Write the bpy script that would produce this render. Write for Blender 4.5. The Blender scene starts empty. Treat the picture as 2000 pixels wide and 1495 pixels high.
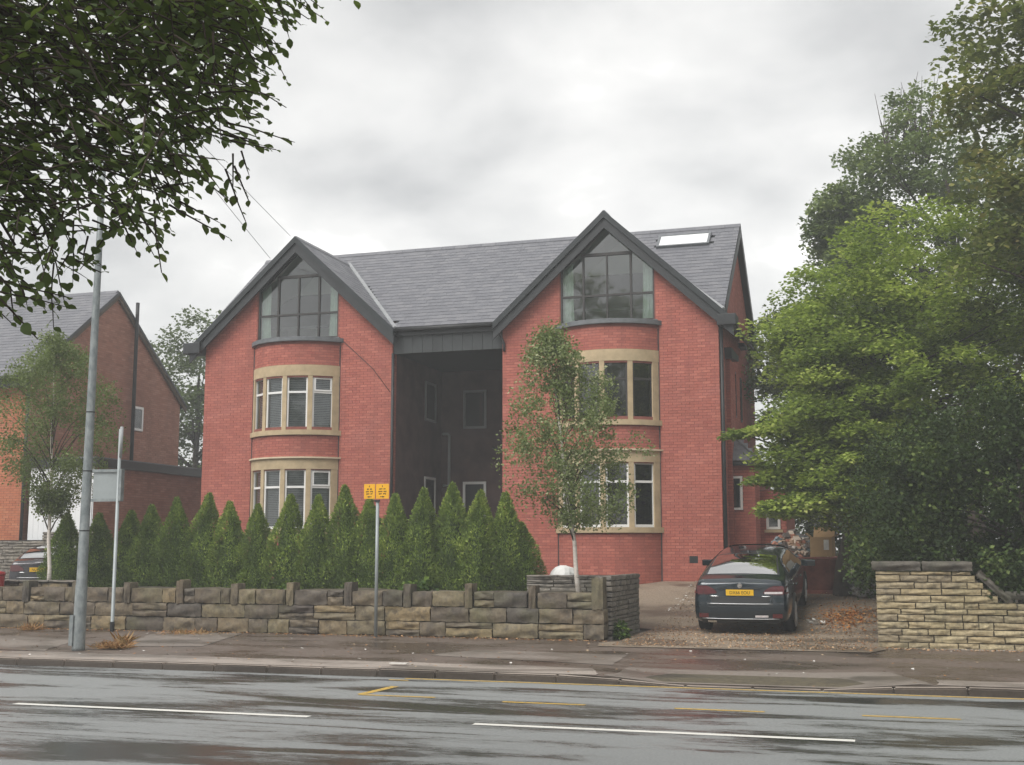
import bpy, bmesh, math, random
import numpy as np
from mathutils import Vector, Matrix, noise as mnoise

R_ = math.radians
random.seed(11)
rng = np.random.default_rng(11)
S = bpy.context.scene
COL = S.collection

# ------------------------------------------------------------------ camera
cam_d = bpy.data.cameras.new('camera')
cam_d.sensor_fit = 'HORIZONTAL'
cam_d.sensor_width = 36.0
cam_d.lens = 43.2
cam_d.clip_start = 0.1
cam_d.clip_end = 2000
cam = bpy.data.objects.new('camera', cam_d)
COL.objects.link(cam)
cam.location = (0, 0, 1.85)
cam.rotation_euler = (math.pi / 2 + math.atan(327.5 / 2400), 0, R_(17.4))
S.camera = cam

# ------------------------------------------------------------------ sky and sun
SUN_EL, SUN_AZ = R_(50), R_(205)          # azimuth clockwise from +Y: behind the camera, to the left
w = bpy.data.worlds.new('World')
S.world = w
w.use_nodes = True
nt = w.node_tree
for n in list(nt.nodes):
    nt.nodes.remove(n)
def N(t, **k):
    n = nt.nodes.new(t)
    for a, b in k.items():
        setattr(n, a, b)
    return n
out = N('ShaderNodeOutputWorld')
sky = N('ShaderNodeTexSky')
sky.sky_type = 'NISHITA'
sky.sun_disc = False
sky.sun_elevation = SUN_EL
sky.sun_rotation = SUN_AZ
b1 = N('ShaderNodeBackground')
b1.inputs[1].default_value = 0.1
nt.links.new(sky.outputs[0], b1.inputs[0])
tc = N('ShaderNodeTexCoord')
sep = N('ShaderNodeSeparateXYZ')
nt.links.new(tc.outputs['Generated'], sep.inputs[0])
zc = N('ShaderNodeMath', operation='MAXIMUM'); zc.inputs[1].default_value = 0.0
nt.links.new(sep.outputs[2], zc.inputs[0])
za = N('ShaderNodeMath', operation='ADD'); za.inputs[1].default_value = 0.28
nt.links.new(zc.outputs[0], za.inputs[0])
cmb = N('ShaderNodeCombineXYZ')
for i in (0, 1):
    dv = N('ShaderNodeMath', operation='DIVIDE')
    nt.links.new(sep.outputs[i], dv.inputs[0]); nt.links.new(za.outputs[0], dv.inputs[1])
    nt.links.new(dv.outputs[0], cmb.inputs[i])
def wn(scale, detail, rough, loc):
    mp = N('ShaderNodeMapping'); mp.inputs['Location'].default_value = loc
    nt.links.new(cmb.outputs[0], mp.inputs[0])
    n = N('ShaderNodeTexNoise'); n.inputs['Scale'].default_value = scale
    n.inputs['Detail'].default_value = detail; n.inputs['Roughness'].default_value = rough
    n.inputs['Distortion'].default_value = 0.12
    nt.links.new(mp.outputs[0], n.inputs['Vector'])
    return n
n1 = wn(2.6, 7, 0.52, (5.3, 2.2, 0))
rp = N('ShaderNodeValToRGB')
e = rp.color_ramp.elements
e[0].position = 0.30; e[0].color = (0.36, 0.358, 0.352, 1)
e[1].position = 0.74; e[1].color = (0.94, 0.925, 0.89, 1)
m_ = e.new(0.46); m_.color = (0.50, 0.495, 0.482, 1)
m_ = e.new(0.60); m_.color = (0.615, 0.605, 0.585, 1)
nt.links.new(n1.outputs[0], rp.inputs[0])
b2 = N('ShaderNodeBackground')
b2.inputs[1].default_value = 0.80
nt.links.new(rp.outputs[0], b2.inputs[0])
mx = N('ShaderNodeMixShader')
mx.inputs[0].default_value = 0.93
nt.links.new(b1.outputs[0], mx.inputs[1]); nt.links.new(b2.outputs[0], mx.inputs[2])
nt.links.new(mx.outputs[0], out.inputs[0])

sd = bpy.data.lights.new('sun', 'SUN')
sd.energy = 1.5
sd.angle = R_(40)
sd.color = (1.0, 0.97, 0.93)
sun = bpy.data.objects.new('sun', sd)
COL.objects.link(sun)
sun.rotation_euler = (math.pi / 2 - SUN_EL, 0, math.pi - SUN_AZ)
S.view_settings.view_transform = 'Standard'
S.view_settings.look = 'None'
S.view_settings.exposure = 1.16
S.view_settings.gamma = 1
S.view_settings.use_curve_mapping = False

# ------------------------------------------------------------------ materials
MATS = {}
class NB:
    def __init__(s, name):
        s.m = bpy.data.materials.new(name); s.m.use_nodes = True
        s.t = s.m.node_tree
        s.b = s.t.nodes['Principled BSDF']
        s.out = s.t.nodes['Material Output']
        s.tc = s.t.nodes.new('ShaderNodeTexCoord')
        MATS[name] = s.m
    def n(s, t, **k):
        n = s.t.nodes.new(t)
        for a, b in k.items(): setattr(n, a, b)
        return n
    def l(s, a, b): s.t.links.new(a, b)
    def noise(s, scale, detail=4, rough=.55, vec='Object', stretch=None, dist=0):
        n = s.n('ShaderNodeTexNoise')
        n.inputs['Scale'].default_value = scale; n.inputs['Detail'].default_value = detail
        n.inputs['Roughness'].default_value = rough; n.inputs['Distortion'].default_value = dist
        if vec == 'World':
            g = s.n('ShaderNodeNewGeometry'); src = g.outputs['Position']
        else:
            src = s.tc.outputs[vec]
        if stretch:
            mp = s.n('ShaderNodeMapping'); mp.inputs['Scale'].default_value = stretch
            s.l(src, mp.inputs[0]); src = mp.outputs[0]
        s.l(src, n.inputs['Vector'])
        return n.outputs[0]
    def ramp(s, fac, stops, interp='LINEAR'):
        r = s.n('ShaderNodeValToRGB'); r.color_ramp.interpolation = interp
        e = r.color_ramp.elements
        while len(e) > 1: e.remove(e[-1])
        e[0].position = stops[0][0]; c = stops[0][1]; e[0].color = (*c, 1) if len(c) == 3 else c
        for p, c in stops[1:]:
            x = e.new(p); x.color = (*c, 1)
        s.l(fac, r.inputs[0])
        return r.outputs[0]
    def math(s, op, a, b=None, clamp=False):
        n = s.n('ShaderNodeMath', operation=op); n.use_clamp = clamp
        for i, v in enumerate((a, b)):
            if v is None: continue
            if isinstance(v, (int, float)): n.inputs[i].default_value = v
            else: s.l(v, n.inputs[i])
        return n.outputs[0]
    def mix(s, fac, a, b, mode='MIX'):
        n = s.n('ShaderNodeMix', data_type='RGBA', blend_type=mode)
        if isinstance(fac, (int, float)): n.inputs[0].default_value = fac
        else: s.l(fac, n.inputs[0])
        for i, v in ((6, a), (7, b)):
            if isinstance(v, tuple): n.inputs[i].default_value = (*v, 1)
            else: s.l(v, n.inputs[i])
        return n.outputs[2]
    def rnd(s):
        a = s.n('ShaderNodeAttribute'); a.attribute_name = 'rnd'
        o = s.n('ShaderNodeObjectInfo')
        return s.math('FRACT', s.math('ADD', a.outputs['Fac'], o.outputs['Random']))
    def attr(s):
        a = s.n('ShaderNodeAttribute'); a.attribute_name = 'rnd'
        return a.outputs['Fac']
    def bump(s, h, strength=.3, dist=.02):
        b = s.n('ShaderNodeBump'); b.inputs['Strength'].default_value = strength; b.inputs['Distance'].default_value = dist
        s.l(h, b.inputs['Height']); s.l(b.outputs[0], s.b.inputs['Normal'])
    def set(s, color=None, rough=None, metal=None, spec=None, coat=None):
        for k, v in (('Base Color', color), ('Roughness', rough), ('Metallic', metal), ('Specular IOR Level', spec), ('Coat Weight', coat)):
            if v is None: continue
            i = s.b.inputs[k]
            if isinstance(v, tuple): i.default_value = (*v, 1)
            elif isinstance(v, (int, float)): i.default_value = v
            else: s.l(v, i)
        return s.m

def plain(name, c, rough=.5, metal=0, spec=.5, coat=0, var=.25, scale=6, bump=0):
    b = NB(name)
    n = b.noise(scale, 6, .6, 'World')
    lo = tuple(max(0, v * (1 - var)) for v in c); hi = tuple(v * (1 + var) for v in c)
    b.set(b.ramp(n, [(.3, lo), (.7, hi)]), rough, metal, spec, coat)
    if bump: b.bump(b.noise(scale * 8, 5, .6, 'World'), bump, .01)
    return b.m

def brick_mat(name, cols, dirty=.35, rough=.8):
    b = NB(name)
    base = b.ramp(b.rnd(), [(i / max(1, len(cols) - 1), c) for i, c in enumerate(cols)])
    big = b.noise(.55, 5, .6, 'World')
    base = b.mix(b.math('MULTIPLY', b.ramp(big, [(.35, (0, 0, 0)), (.75, (1, 1, 1))]), dirty), base, tuple(v * .55 for v in cols[0]))
    streak = b.noise(1.0, 6, .65, 'World', (2.6, 2.6, .35), .4)
    base = b.mix(b.math('MULTIPLY', b.ramp(streak, [(.50, (0, 0, 0)), (.72, (1, 1, 1))]), .5), base, tuple(v * .5 + .02 for v in cols[0]))
    pale = b.noise(.9, 5, .6, 'World', (1, 1, 1.6))
    base = b.mix(b.math('MULTIPLY', b.ramp(pale, [(.52, (0, 0, 0)), (.75, (1, 1, 1))]), .35), base, tuple(min(1, v * .9 + .10) for v in cols[-1]))
    fine = b.noise(45, 4, .6, 'World')
    base = b.mix(.3, base, b.ramp(fine, [(.3, tuple(v * .7 for v in cols[0])), (.7, tuple(min(1, v * 1.25) for v in cols[-1]))]))
    b.set(base, rough, 0, .25)
    b.bump(fine, .35, .004)
    return b.m

brick_mat('brick_red', [(.33, .105, .082), (.47, .148, .112), (.41, .125, .096), (.56, .20, .15), (.35, .10, .086), (.50, .165, .122)], .45)
brick_mat('brick_old', [(.33, .15, .10), (.42, .20, .135), (.27, .12, .085), (.48, .26, .18), (.36, .16, .11)], .4)
brick_mat('brick_orange', [(.40, .13, .07), (.50, .18, .095), (.36, .11, .06), (.53, .22, .12)], .3)
plain('mortar', (.235, .088, .07), .9, 0, .2, 0, .2, 3)
plain('mortar_old', (.22, .12, .09), .9, 0, .2, 0, .2, 3)

b = NB('slate')
r = b.rnd()
c = b.ramp(r, [(0, (.105, .108, .125)), (.5, (.135, .138, .157)), (1, (.175, .175, .19))])
n = b.noise(20, 5, .6, 'World')
c = b.mix(.4, c, b.ramp(n, [(.3, (.09, .092, .105)), (.7, (.19, .19, .205))]))
b.set(c, b.ramp(b.noise(2, 4, .6, 'World'), [(.3, (.38, .38, .38)), (.7, (.6, .6, .6))]), 0, .5)
b.bump(n, .25, .004)

plain('dark_trim', (.020, .023, .026), .45, 0, .5, 0, .25, 4, .1)
plain('grey_panel', (.034, .039, .041), .5, 0, .4, 0, .2, 3, .1)
plain('lead_light', (.30, .31, .32), .45, 0, .5, 0, .15, 5, .1)
plain('trim_slate', (.020, .025, .028), .5, 0, .4, 0, .25, 4, .1)
plain('curtain', (.66, .72, .67), .9, 0, .2, 0, .1, 9)
plain('lead', (.13, .14, .15), .5, 0, .5, 0, .25, 5, .1)
plain('sandstone_trim', (.46, .36, .225), .8, 0, .3, 0, .16, 4, .15)
plain('cream_trim', (.60, .50, .36), .7, 0, .3, 0, .12, 4, .1)
plain('white_upvc', (.78, .78, .76), .35, 0, .5, 0, .05, 3)
plain('dark_frame', (.035, .032, .030), .4, 0, .5, 0, .2, 3)
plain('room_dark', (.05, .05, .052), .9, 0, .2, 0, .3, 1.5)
plain('plaster', (.72, .73, .70), .9, 0, .2, 0, .06, 2)
plain('blind_grey', (.50, .51, .53), .7, 0, .3, 0, .12, 5)
plain('recess_brown', (.105, .062, .058), .85, 0, .2, 0, .3, 2, .2)
plain('white_paint', (.74, .75, .76), .6, 0, .4, 0, .06, 1.5, .05)
plain('ornament_white', (.8, .78, .74), .4, 0, .5, 0, .05)
plain('black_plastic', (.018, .019, .02), .5, 0, .4, 0, .3, 5)
plain('tyre', (.018, .018, .019), .85, 0, .25, 0, .3, 12, .2)
plain('alloy', (.45, .46, .47), .35, .9, .5, 0, .1)
plain('chrome', (.75, .77, .78), .15, 1, .5, 0, .03)
plain('light_red', (.085, .008, .012), .12, 0, .6, .6, .3, 18)
plain('light_clear', (.62, .58, .58), .12, 0, .7, .5, .15, 25)
plain('plate_yellow', (.78, .47, .02), .45, 0, .5, 0, .05)
plain('plate_black', (.015, .015, .015), .5, 0, .4, 0, .1)
plain('sign_yellow', (.78, .40, .015), .5, 0, .4, 0, .10, 8)
plain('sign_back', (.30, .33, .335), .5, .3, .4, 0, .12, 3)
plain('pvc_grey', (.30, .31, .32), .5, 0, .4, 0, .1)
plain('cable', (.12, .12, .12), .6)
plain('wood_pole', (.10, .075, .055), .85, 0, .2, 0, .3, 5, .3)
plain('skip_red', (.20, .058, .042), .55, 0, .4, 0, .45, 3, .2)
plain('cardboard', (.42, .27, .135), .85, 0, .2, 0, .12, 4)
plain('white_bag', (.75, .75, .73), .6, 0, .4, 0, .08, 6, .3)
plain('bin_red', (.42, .03, .035), .4, 0, .5, 0, .1)

b = NB('rubble')
b.set(b.ramp(b.rnd(), [(0, (.12, .10, .09)), (.25, (.40, .28, .2)), (.45, (.55, .46, .38)), (.6, (.16, .20, .22)), (.75, (.36, .16, .11)), (.9, (.6, .55, .5)), (1, (.09, .13, .14))], 'CONSTANT'), .8, 0, .3)
b = NB('rubble_grey')
b.set(b.ramp(b.rnd(), [(0, (.10, .10, .11)), (.35, (.22, .21, .21)), (.6, (.34, .32, .30)), (.85, (.14, .11, .10))], 'CONSTANT'), .8, 0, .3)

b = NB('galvanised')
n = b.noise(9, 6, .65, 'World', (1, 1, .6))
b.set(b.ramp(n, [(.3, (.15, .175, .18)), (.5, (.23, .255, .26)), (.72, (.33, .355, .355))]), .55, .35, .5)
b.bump(b.noise(40, 4, .6, 'World'), .2, .004)

def stone_mat(name, cols, stain, moss, wet=.7, fine_scale=14):
    b = NB(name)
    o = b.n('ShaderNodeObjectInfo')
    base = b.ramp(o.outputs['Random'], [(i / (len(cols) - 1), c) for i, c in enumerate(cols)])
    n1 = b.noise(fine_scale * .35, 6, .65, 'World')
    n2 = b.noise(fine_scale, 6, .7, 'World')
    n3 = b.noise(1.1, 5, .6, 'World')
    base = b.mix(b.ramp(n1, [(.50, (0, 0, 0)), (.66, (.7, .7, .7))]), base, stain)
    base = b.mix(b.ramp(n3, [(.50, (0, 0, 0)), (.68, (.55, .55, .55))]), base, moss)
    base = b.mix(.75, base, b.ramp(n2, [(.25, (.45, .45, .45)), (.5, (.95, .95, .95)), (.75, (1.5, 1.48, 1.4))]), 'MULTIPLY')
    b.set(base, b.ramp(n1, [(.3, (wet - .2,) * 3), (.7, (wet + .1,) * 3)]), 0, .35)
    b.bump(n2, .55, .02)
    return b.m
stone_mat('wall_stone', [(.075, .060, .050), (.17, .135, .09), (.095, .08, .066), (.25, .19, .105), (.12, .098, .075), (.20, .165, .10), (.08, .07, .06), (.155, .12, .08)], (.045, .040, .036), (.13, .125, .06))
stone_mat('wall_stone_grey', [(.16, .145, .125), (.22, .20, .175), (.185, .165, .14), (.26, .235, .20)], (.075, .068, .06), (.15, .15, .10))
stone_mat('wall_stone_yellow', [(.31, .245, .14), (.39, .315, .185), (.25, .205, .135), (.43, .36, .22), (.33, .265, .16)], (.10, .085, .062), (.21, .185, .105), .75, 18)
stone_mat('coping_dark', [(.075, .066, .055), (.10, .088, .072)], (.035, .033, .03), (.08, .085, .05))
plain('wall_core', (.035, .031, .027), .95, 0, .1, 0, .3, 5)
plain('wall_core_yellow', (.10, .085, .06), .95, 0, .1, 0, .3, 5)

# wet road: a film of water that is smooth in long streaks and broken up between them; sky sheen and dark reflections are also put into its colour
b = NB('wet_asphalt')
st = b.noise(1.0, 5, .6, 'World', (.20, .95, 1), .8)
st2 = b.noise(1.0, 6, .65, 'World', (.5, 3.2, 1), .3)
st3 = b.noise(1.0, 5, .7, 'World', (5, 16, 1), .2)
wet = b.math('ADD', b.math('ADD', b.math('MULTIPLY', st, .66), b.math('MULTIPLY', st2, .20)), b.math('MULTIPLY', st3, .14))
fine = b.noise(160, 3, .7, 'World')
grit = b.noise(38, 5, .7, 'World')
c = b.ramp(grit, [(.3, (.145, .155, .155)), (.7, (.30, .312, .31))])
c = b.mix(b.ramp(wet, [(.49, (0, 0, 0)), (.56, (.92, .92, .92))]), c, (.020, .021, .021))
rg = b.ramp(wet, [(.465, (.50, .50, .50)), (.515, (.30, .30, .30)), (.57, (.15, .15, .15))])
b.set(c, rg, 0, .9)
hb = b.math('MULTIPLY', b.math('ADD', fine, b.math('MULTIPLY', grit, .7)), b.ramp(wet, [(.46, (1, 1, 1)), (.57, (.15, .15, .15))]))
b.bump(hb, .9, .006)

def paving(name, lo, hi, wetlo, wethi, bump=.5, scale=30):
    b = NB(name)
    big = b.noise(.8, 6, .62, 'World', (.55, 1.2, 1), .4)
    grit = b.noise(scale, 5, .75, 'World')
    c = b.ramp(grit, [(.3, lo), (.7, hi)])
    c = b.mix(b.ramp(big, [(.45, (0, 0, 0)), (.6, (.75, .75, .75))]), c, tuple(v * .5 for v in lo))
    b.set(c, b.ramp(big, [(.42, (wethi,) * 3), (.58, (wetlo,) * 3)]), 0, .5)
    b.bump(grit, bump, .008)
    return b.m
paving('pavement_dark', (.080, .060, .048), (.165, .128, .105), .22, .6)
paving('pavement_mid', (.145, .122, .105), (.245, .21, .18), .3, .62)
paving('pavement_light', (.24, .205, .18), (.38, .33, .285), .35, .65)
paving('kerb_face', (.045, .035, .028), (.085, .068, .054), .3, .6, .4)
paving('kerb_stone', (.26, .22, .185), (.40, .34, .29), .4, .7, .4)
paving('gravel_drive', (.13, .10, .072), (.37, .295, .22), .5, .85, 1.0, 26)
paving('soil', (.05, .042, .028), (.12, .10, .06), .7, .95, 1.0, 12)

b = NB('paint_white')
n = b.noise(22, 6, .75, 'World')
b.set(b.ramp(n, [(.28, (.25, .25, .24)), (.42, (.70, .69, .64))]), .5, 0, .5)
b = NB('paint_yellow')
n = b.noise(16, 6, .75, 'World')
b.set(b.ramp(n, [(.36, (.14, .11, .06)), (.5, (.56, .36, .06))]), .5, 0, .5)

# thin window glass: mirror-like sheen over a clear pane
def glass(name, tint, refl):
    b = NB(name)
    t = b.n('ShaderNodeBsdfTransparent'); t.inputs[0].default_value = (*tint, 1)
    g = b.n('ShaderNodeBsdfGlossy'); g.inputs['Roughness'].default_value = .03
    bm_ = b.n('ShaderNodeBump'); bm_.inputs['Strength'].default_value = .04; bm_.inputs['Distance'].default_value = .05
    b.l(b.noise(1.3, 2, .5, 'World'), bm_.inputs['Height']); b.l(bm_.outputs[0], g.inputs['Normal'])
    f = b.n('ShaderNodeFresnel'); f.inputs[0].default_value = 1.5
    m = b.n('ShaderNodeMixShader')
    b.l(b.math('ADD', f.outputs[0], refl, True), m.inputs[0])
    b.l(t.outputs[0], m.inputs[1]); b.l(g.outputs[0], m.inputs[2]); b.l(m.outputs[0], b.out.inputs[0])
glass('glass', (.80, .84, .83), .06)
glass('glass_attic', (.84, .94, .88), .17)
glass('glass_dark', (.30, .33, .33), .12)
glass('car_glass', (.22, .26, .26), .62)

def paint(name, c, rough=.25):
    b = NB(name)
    n = b.noise(1.6, 4, .6, 'Object')
    b.set(b.ramp(n, [(.3, tuple(v * .8 for v in c)), (.7, tuple(v * 1.2 for v in c))]), rough, .35, .5, 1.0)
    b.b.inputs['Coat Roughness'].default_value = .08
paint('paint_teal', (.005, .014, .022))
paint('paint_dark', (.016, .013, .018))

def leaf_mat(name, stops, trans=.3, rough=.6, spec=.14):
    b = NB(name)
    oi = b.n('ShaderNodeObjectInfo')
    c = b.ramp(b.math('ADD', b.attr(), b.math('MULTIPLY', b.math('SUBTRACT', oi.outputs['Random'], .5), .22)), stops)
    b.set(c, rough, 0, spec)
    t = b.n('ShaderNodeBsdfTranslucent')
    b.l(b.mix(.5, c, (.25, .35, .04), 'MIX'), t.inputs[0])
    m = b.n('ShaderNodeMixShader'); m.inputs[0].default_value = trans
    b.l(b.b.outputs[0], m.inputs[1]); b.l(t.outputs[0], m.inputs[2]); b.l(m.outputs[0], b.out.inputs[0])
leaf_mat('leaf_beech', [(0, (.045, .066, .032)), (.5, (.080, .115, .045)), (.85, (.125, .17, .055)), (1, (.19, .23, .07))], .30)
leaf_mat('leaf_birch', [(0, (.09, .12, .045)), (.5, (.17, .215, .085)), (.9, (.26, .30, .14)), (1, (.45, .47, .28))], .35)
leaf_mat('leaf_conifer', [(0, (.040, .065, .022)), (.5, (.135, .20, .05)), (.85, (.26, .35, .072)), (1, (.40, .47, .11))], .25)
leaf_mat('leaf_maple', [(0, (.12, .17, .042)), (.4, (.27, .355, .075)), (.8, (.42, .51, .11)), (1, (.54, .58, .19))], .48)
leaf_mat('leaf_dark', [(0, (.075, .108, .046)), (.5, (.15, .20, .076)), (.9, (.235, .285, .105)), (1, (.34, .37, .15))], .3)
leaf_mat('leaf_chestnut', [(0, (.09, .11, .040)), (.5, (.175, .195, .060)), (.85, (.27, .255, .085)), (1, (.40, .31, .13))], .3)
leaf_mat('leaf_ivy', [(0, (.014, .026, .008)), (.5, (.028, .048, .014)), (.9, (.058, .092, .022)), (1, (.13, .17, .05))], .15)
leaf_mat('leaf_far', [(0, (.060, .085, .035)), (.5, (.085, .12, .045)), (1, (.13, .17, .06))], .3)
leaf_mat('leaf_fallen', [(0, (.16, .08, .04)), (.4, (.30, .15, .07)), (.7, (.42, .25, .13)), (1, (.55, .42, .28))], .05, .7)
leaf_mat('leaf_orange', [(0, (.24, .085, .025)), (.5, (.40, .15, .04)), (1, (.46, .26, .09))], .05, .7)
leaf_mat('dry_grass', [(0, (.34, .16, .07)), (.5, (.48, .26, .12)), (1, (.56, .40, .20))], .15, .7)
leaf_mat('weed_green', [(0, (.03, .06, .02)), (.6, (.08, .14, .03)), (1, (.2, .28, .05))], .25)
plain('litter_white', (.62, .60, .56), .7)
plain('bark', (.065, .052, .042), .9, 0, .2, 0, .35, 7, .6)
b = NB('bark_birch')
n = b.noise(6, 5, .7, 'World', (1, 1, 4))
b.set(b.ramp(n, [(.30, (.10, .08, .07)), (.40, (.58, .52, .46)), (.7, (.74, .70, .65))]), .7, 0, .3)
M = MATS

# ------------------------------------------------------------------ mesh helpers
def link(o, parent=None):
    COL.objects.link(o)
    if parent is not None: o.parent = parent
    return o
def tag(o, label=None, cat=None, group=None, kind=None):
    for k, v in (('label', label), ('category', cat), ('group', group), ('kind', kind)):
        if v: o[k] = v
    return o
def empty(name, loc=(0, 0, 0), label=None, cat=None, group=None):
    o = bpy.data.objects.new(name, None); link(o); o.location = loc
    o.empty_display_size = .2
    return tag(o, label, cat, group)

class MB:
    def __init__(s): s.v = []; s.f = []; s.r = []
    def add(s, vs, fs, r=None):
        k = len(s.v); s.v.extend(tuple(v) for v in vs)
        s.f.extend(tuple(i + k for i in f) for f in fs)
        s.r.extend([random.random() if r is None else r] * len(fs))
        return s
    def box(s, x0, x1, y0, y1, z0, z1, r=None):
        return s.add([(x0, y0, z0), (x1, y0, z0), (x1, y1, z0), (x0, y1, z0), (x0, y0, z1), (x1, y0, z1), (x1, y1, z1), (x0, y1, z1)],
                     [(0, 3, 2, 1), (4, 5, 6, 7), (0, 1, 5, 4), (1, 2, 6, 5), (2, 3, 7, 6), (3, 0, 4, 7)], r)
    def prism(s, poly, a0, a1, axis='y', r=None):
        n = len(poly)
        f = {'y': lambda p, a: (p[0], a, p[1]), 'x': lambda p, a: (a, p[0], p[1]), 'z': lambda p, a: (p[0], p[1], a)}[axis]
        vs = [f(p, a0) for p in poly] + [f(p, a1) for p in poly]
        fs = [tuple(range(n)), tuple(range(2 * n - 1, n - 1, -1))] + [(i, (i + 1) % n, n + (i + 1) % n, n + i) for i in range(n)]
        return s.add(vs, fs, r)
    def tube(s, pts, rad, n=8, caps=True, r=None):
        pts = [Vector(p) for p in pts]
        if not hasattr(rad, '__len__'): rad = [rad] * len(pts)
        vs = []; fs = []; ref = None
        for i, p in enumerate(pts):
            t = (pts[min(i + 1, len(pts) - 1)] - pts[max(i - 1, 0)]).normalized()
            if ref is None:
                ref = t.orthogonal().normalized()
            a = (ref - t * ref.dot(t)); a = a.normalized() if a.length > 1e-6 else t.orthogonal().normalized()
            ref = a; b2 = t.cross(a)
            for j in range(n):
                q = 2 * math.pi * j / n
                vs.append(p + (a * math.cos(q) + b2 * math.sin(q)) * rad[i])
        for i in range(len(pts) - 1):
            for j in range(n):
                fs.append((i * n + j, i * n + (j + 1) % n, (i + 1) * n + (j + 1) % n, (i + 1) * n + j))
        if caps:
            fs.append(tuple(range(n - 1, -1, -1))); fs.append(tuple((len(pts) - 1) * n + j for j in range(n)))
        return s.add(vs, fs, r)
    def grid(s, rows, r=None, flip=False):
        m = len(rows[0]); vs = [p for row in rows for p in row]
        fs = [(i * m + j, i * m + j + 1, (i + 1) * m + j + 1, (i + 1) * m + j) for i in range(len(rows) - 1) for j in range(m - 1)]
        if flip: fs = [f[::-1] for f in fs]
        return s.add(vs, fs, r)
    def mesh(s, name, mat, smooth=False):
        me = bpy.data.meshes.new(name)
        me.from_pydata(s.v, [], s.f)
        a = me.attributes.new('rnd', 'FLOAT', 'FACE'); a.data.foreach_set('value', s.r)
        me.materials.append(M[mat])
        if smooth: me.polygons.foreach_set('use_smooth', [True] * len(me.polygons))
        me.update()
        return me
    def build(s, name, mat, parent=None, smooth=False, bevel=0, recalc=True):
        me = s.mesh(name, mat, smooth)
        if recalc or bevel:
            bm = bmesh.new(); bm.from_mesh(me)
            if recalc: bmesh.ops.recalc_face_normals(bm, faces=bm.faces)
            bm.to_mesh(me); bm.free()
        o = bpy.data.objects.new(name, me); link(o, parent)
        if bevel:
            md = o.modifiers.new('bevel', 'BEVEL'); md.width = bevel; md.segments = 2; md.limit_method = 'ANGLE'
        return o
def inst(name, me, parent, loc, rot=(0, 0, 0), sc=(1, 1, 1)):
    o = bpy.data.objects.new(name, me); link(o, parent)
    o.location = loc; o.rotation_euler = rot; o.scale = sc
    return o
def text_obj(txt, size, name, mat, parent, loc, rot, depth=.001, sx=1):
    cu = bpy.data.curves.new(name, 'FONT'); cu.body = txt; cu.size = size; cu.extrude = depth
    cu.align_x = 'CENTER'; cu.align_y = 'CENTER'
    o = bpy.data.objects.new(name, cu); COL.objects.link(o)
    bpy.context.view_layer.update()
    me = bpy.data.meshes.new_from_object(o.evaluated_get(bpy.context.evaluated_depsgraph_get()))
    bpy.data.objects.remove(o); bpy.data.curves.remove(cu)
    me.materials.clear(); me.materials.append(M[mat])
    return inst(name, me, parent, loc, rot, (sx, 1, 1))
def interp(x, xs, ys): return float(np.interp(x, xs, ys))

# ground height: road, pavement, then a drive that climbs to the houses
GX = [-60, 17.1, 17.25, 22.6, 25.7, 27, 28.75, 30, 32, 34, 60, 400]
GZ = [0, 0, .12, .19, .21, .36, .58, .76, 1.04, 1.10, 1.3, 2.0]
def ground(y): return interp(y, GX, GZ)

# ------------------------------------------------------------------ ground, road, pavement
mb = MB()
ys = [-60, 4, 16.9, 17.6, 20, 22.6, 24, 25.7, 26.3, 27, 28, 28.75, 30, 31, 32, 34, 45, 60, 250]
mb.grid([[(x, y, ground(y) - (.06 if y < 23 else .02)) for x in (-250, -60, -30, -20, -10, 0, 10, 30, 60, 250)] for y in ys])
tag(mb.build('ground', 'soil'), kind='structure')

road = tag(MB().grid([[(x, y, 0) for x in (-200, -20, 0, 20, 200)] for y in (4.6, 8, 12, 17.12)]).build('road', 'wet_asphalt'), kind='structure')
def mark(name, pts, mat='paint_white', z=.004):
    return MB().add([(x, y, z) for x, y in pts], [tuple(range(len(pts)))]).build(name, mat, road)
def hline(name, x0, x1, y, wd, mat):
    return mark(name, [(x0, y - wd / 2), (x1, y - wd / 2), (x1, y + wd / 2), (x0, y + wd / 2)], mat)
for k in range(-6, 6):
    x0 = -4.45 + k * 5.9
    hline('centre_line_mark', x0, x0 + 3.95, 12.82, .13, 'paint_white')
for k in range(0, 9):
    hline('bus_bay_mark', -4.75 + k * 2.13, -3.70 + k * 2.13, 14.76, .085, 'paint_yellow')
hline('bus_bay_mark', -6.75, -5.7, 14.93, .085, 'paint_yellow')
mark('bus_bay_mark', [(-6.80, 14.98), (-6.68, 14.95), (-6.62, 15.95), (-6.74, 15.98)], 'paint_yellow')
hline('yellow_line', -6.95, 60, 16.97, .09, 'paint_yellow')
hline('yellow_line', -7.1, -6.8, 16.75, .08, 'paint_yellow')

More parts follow.
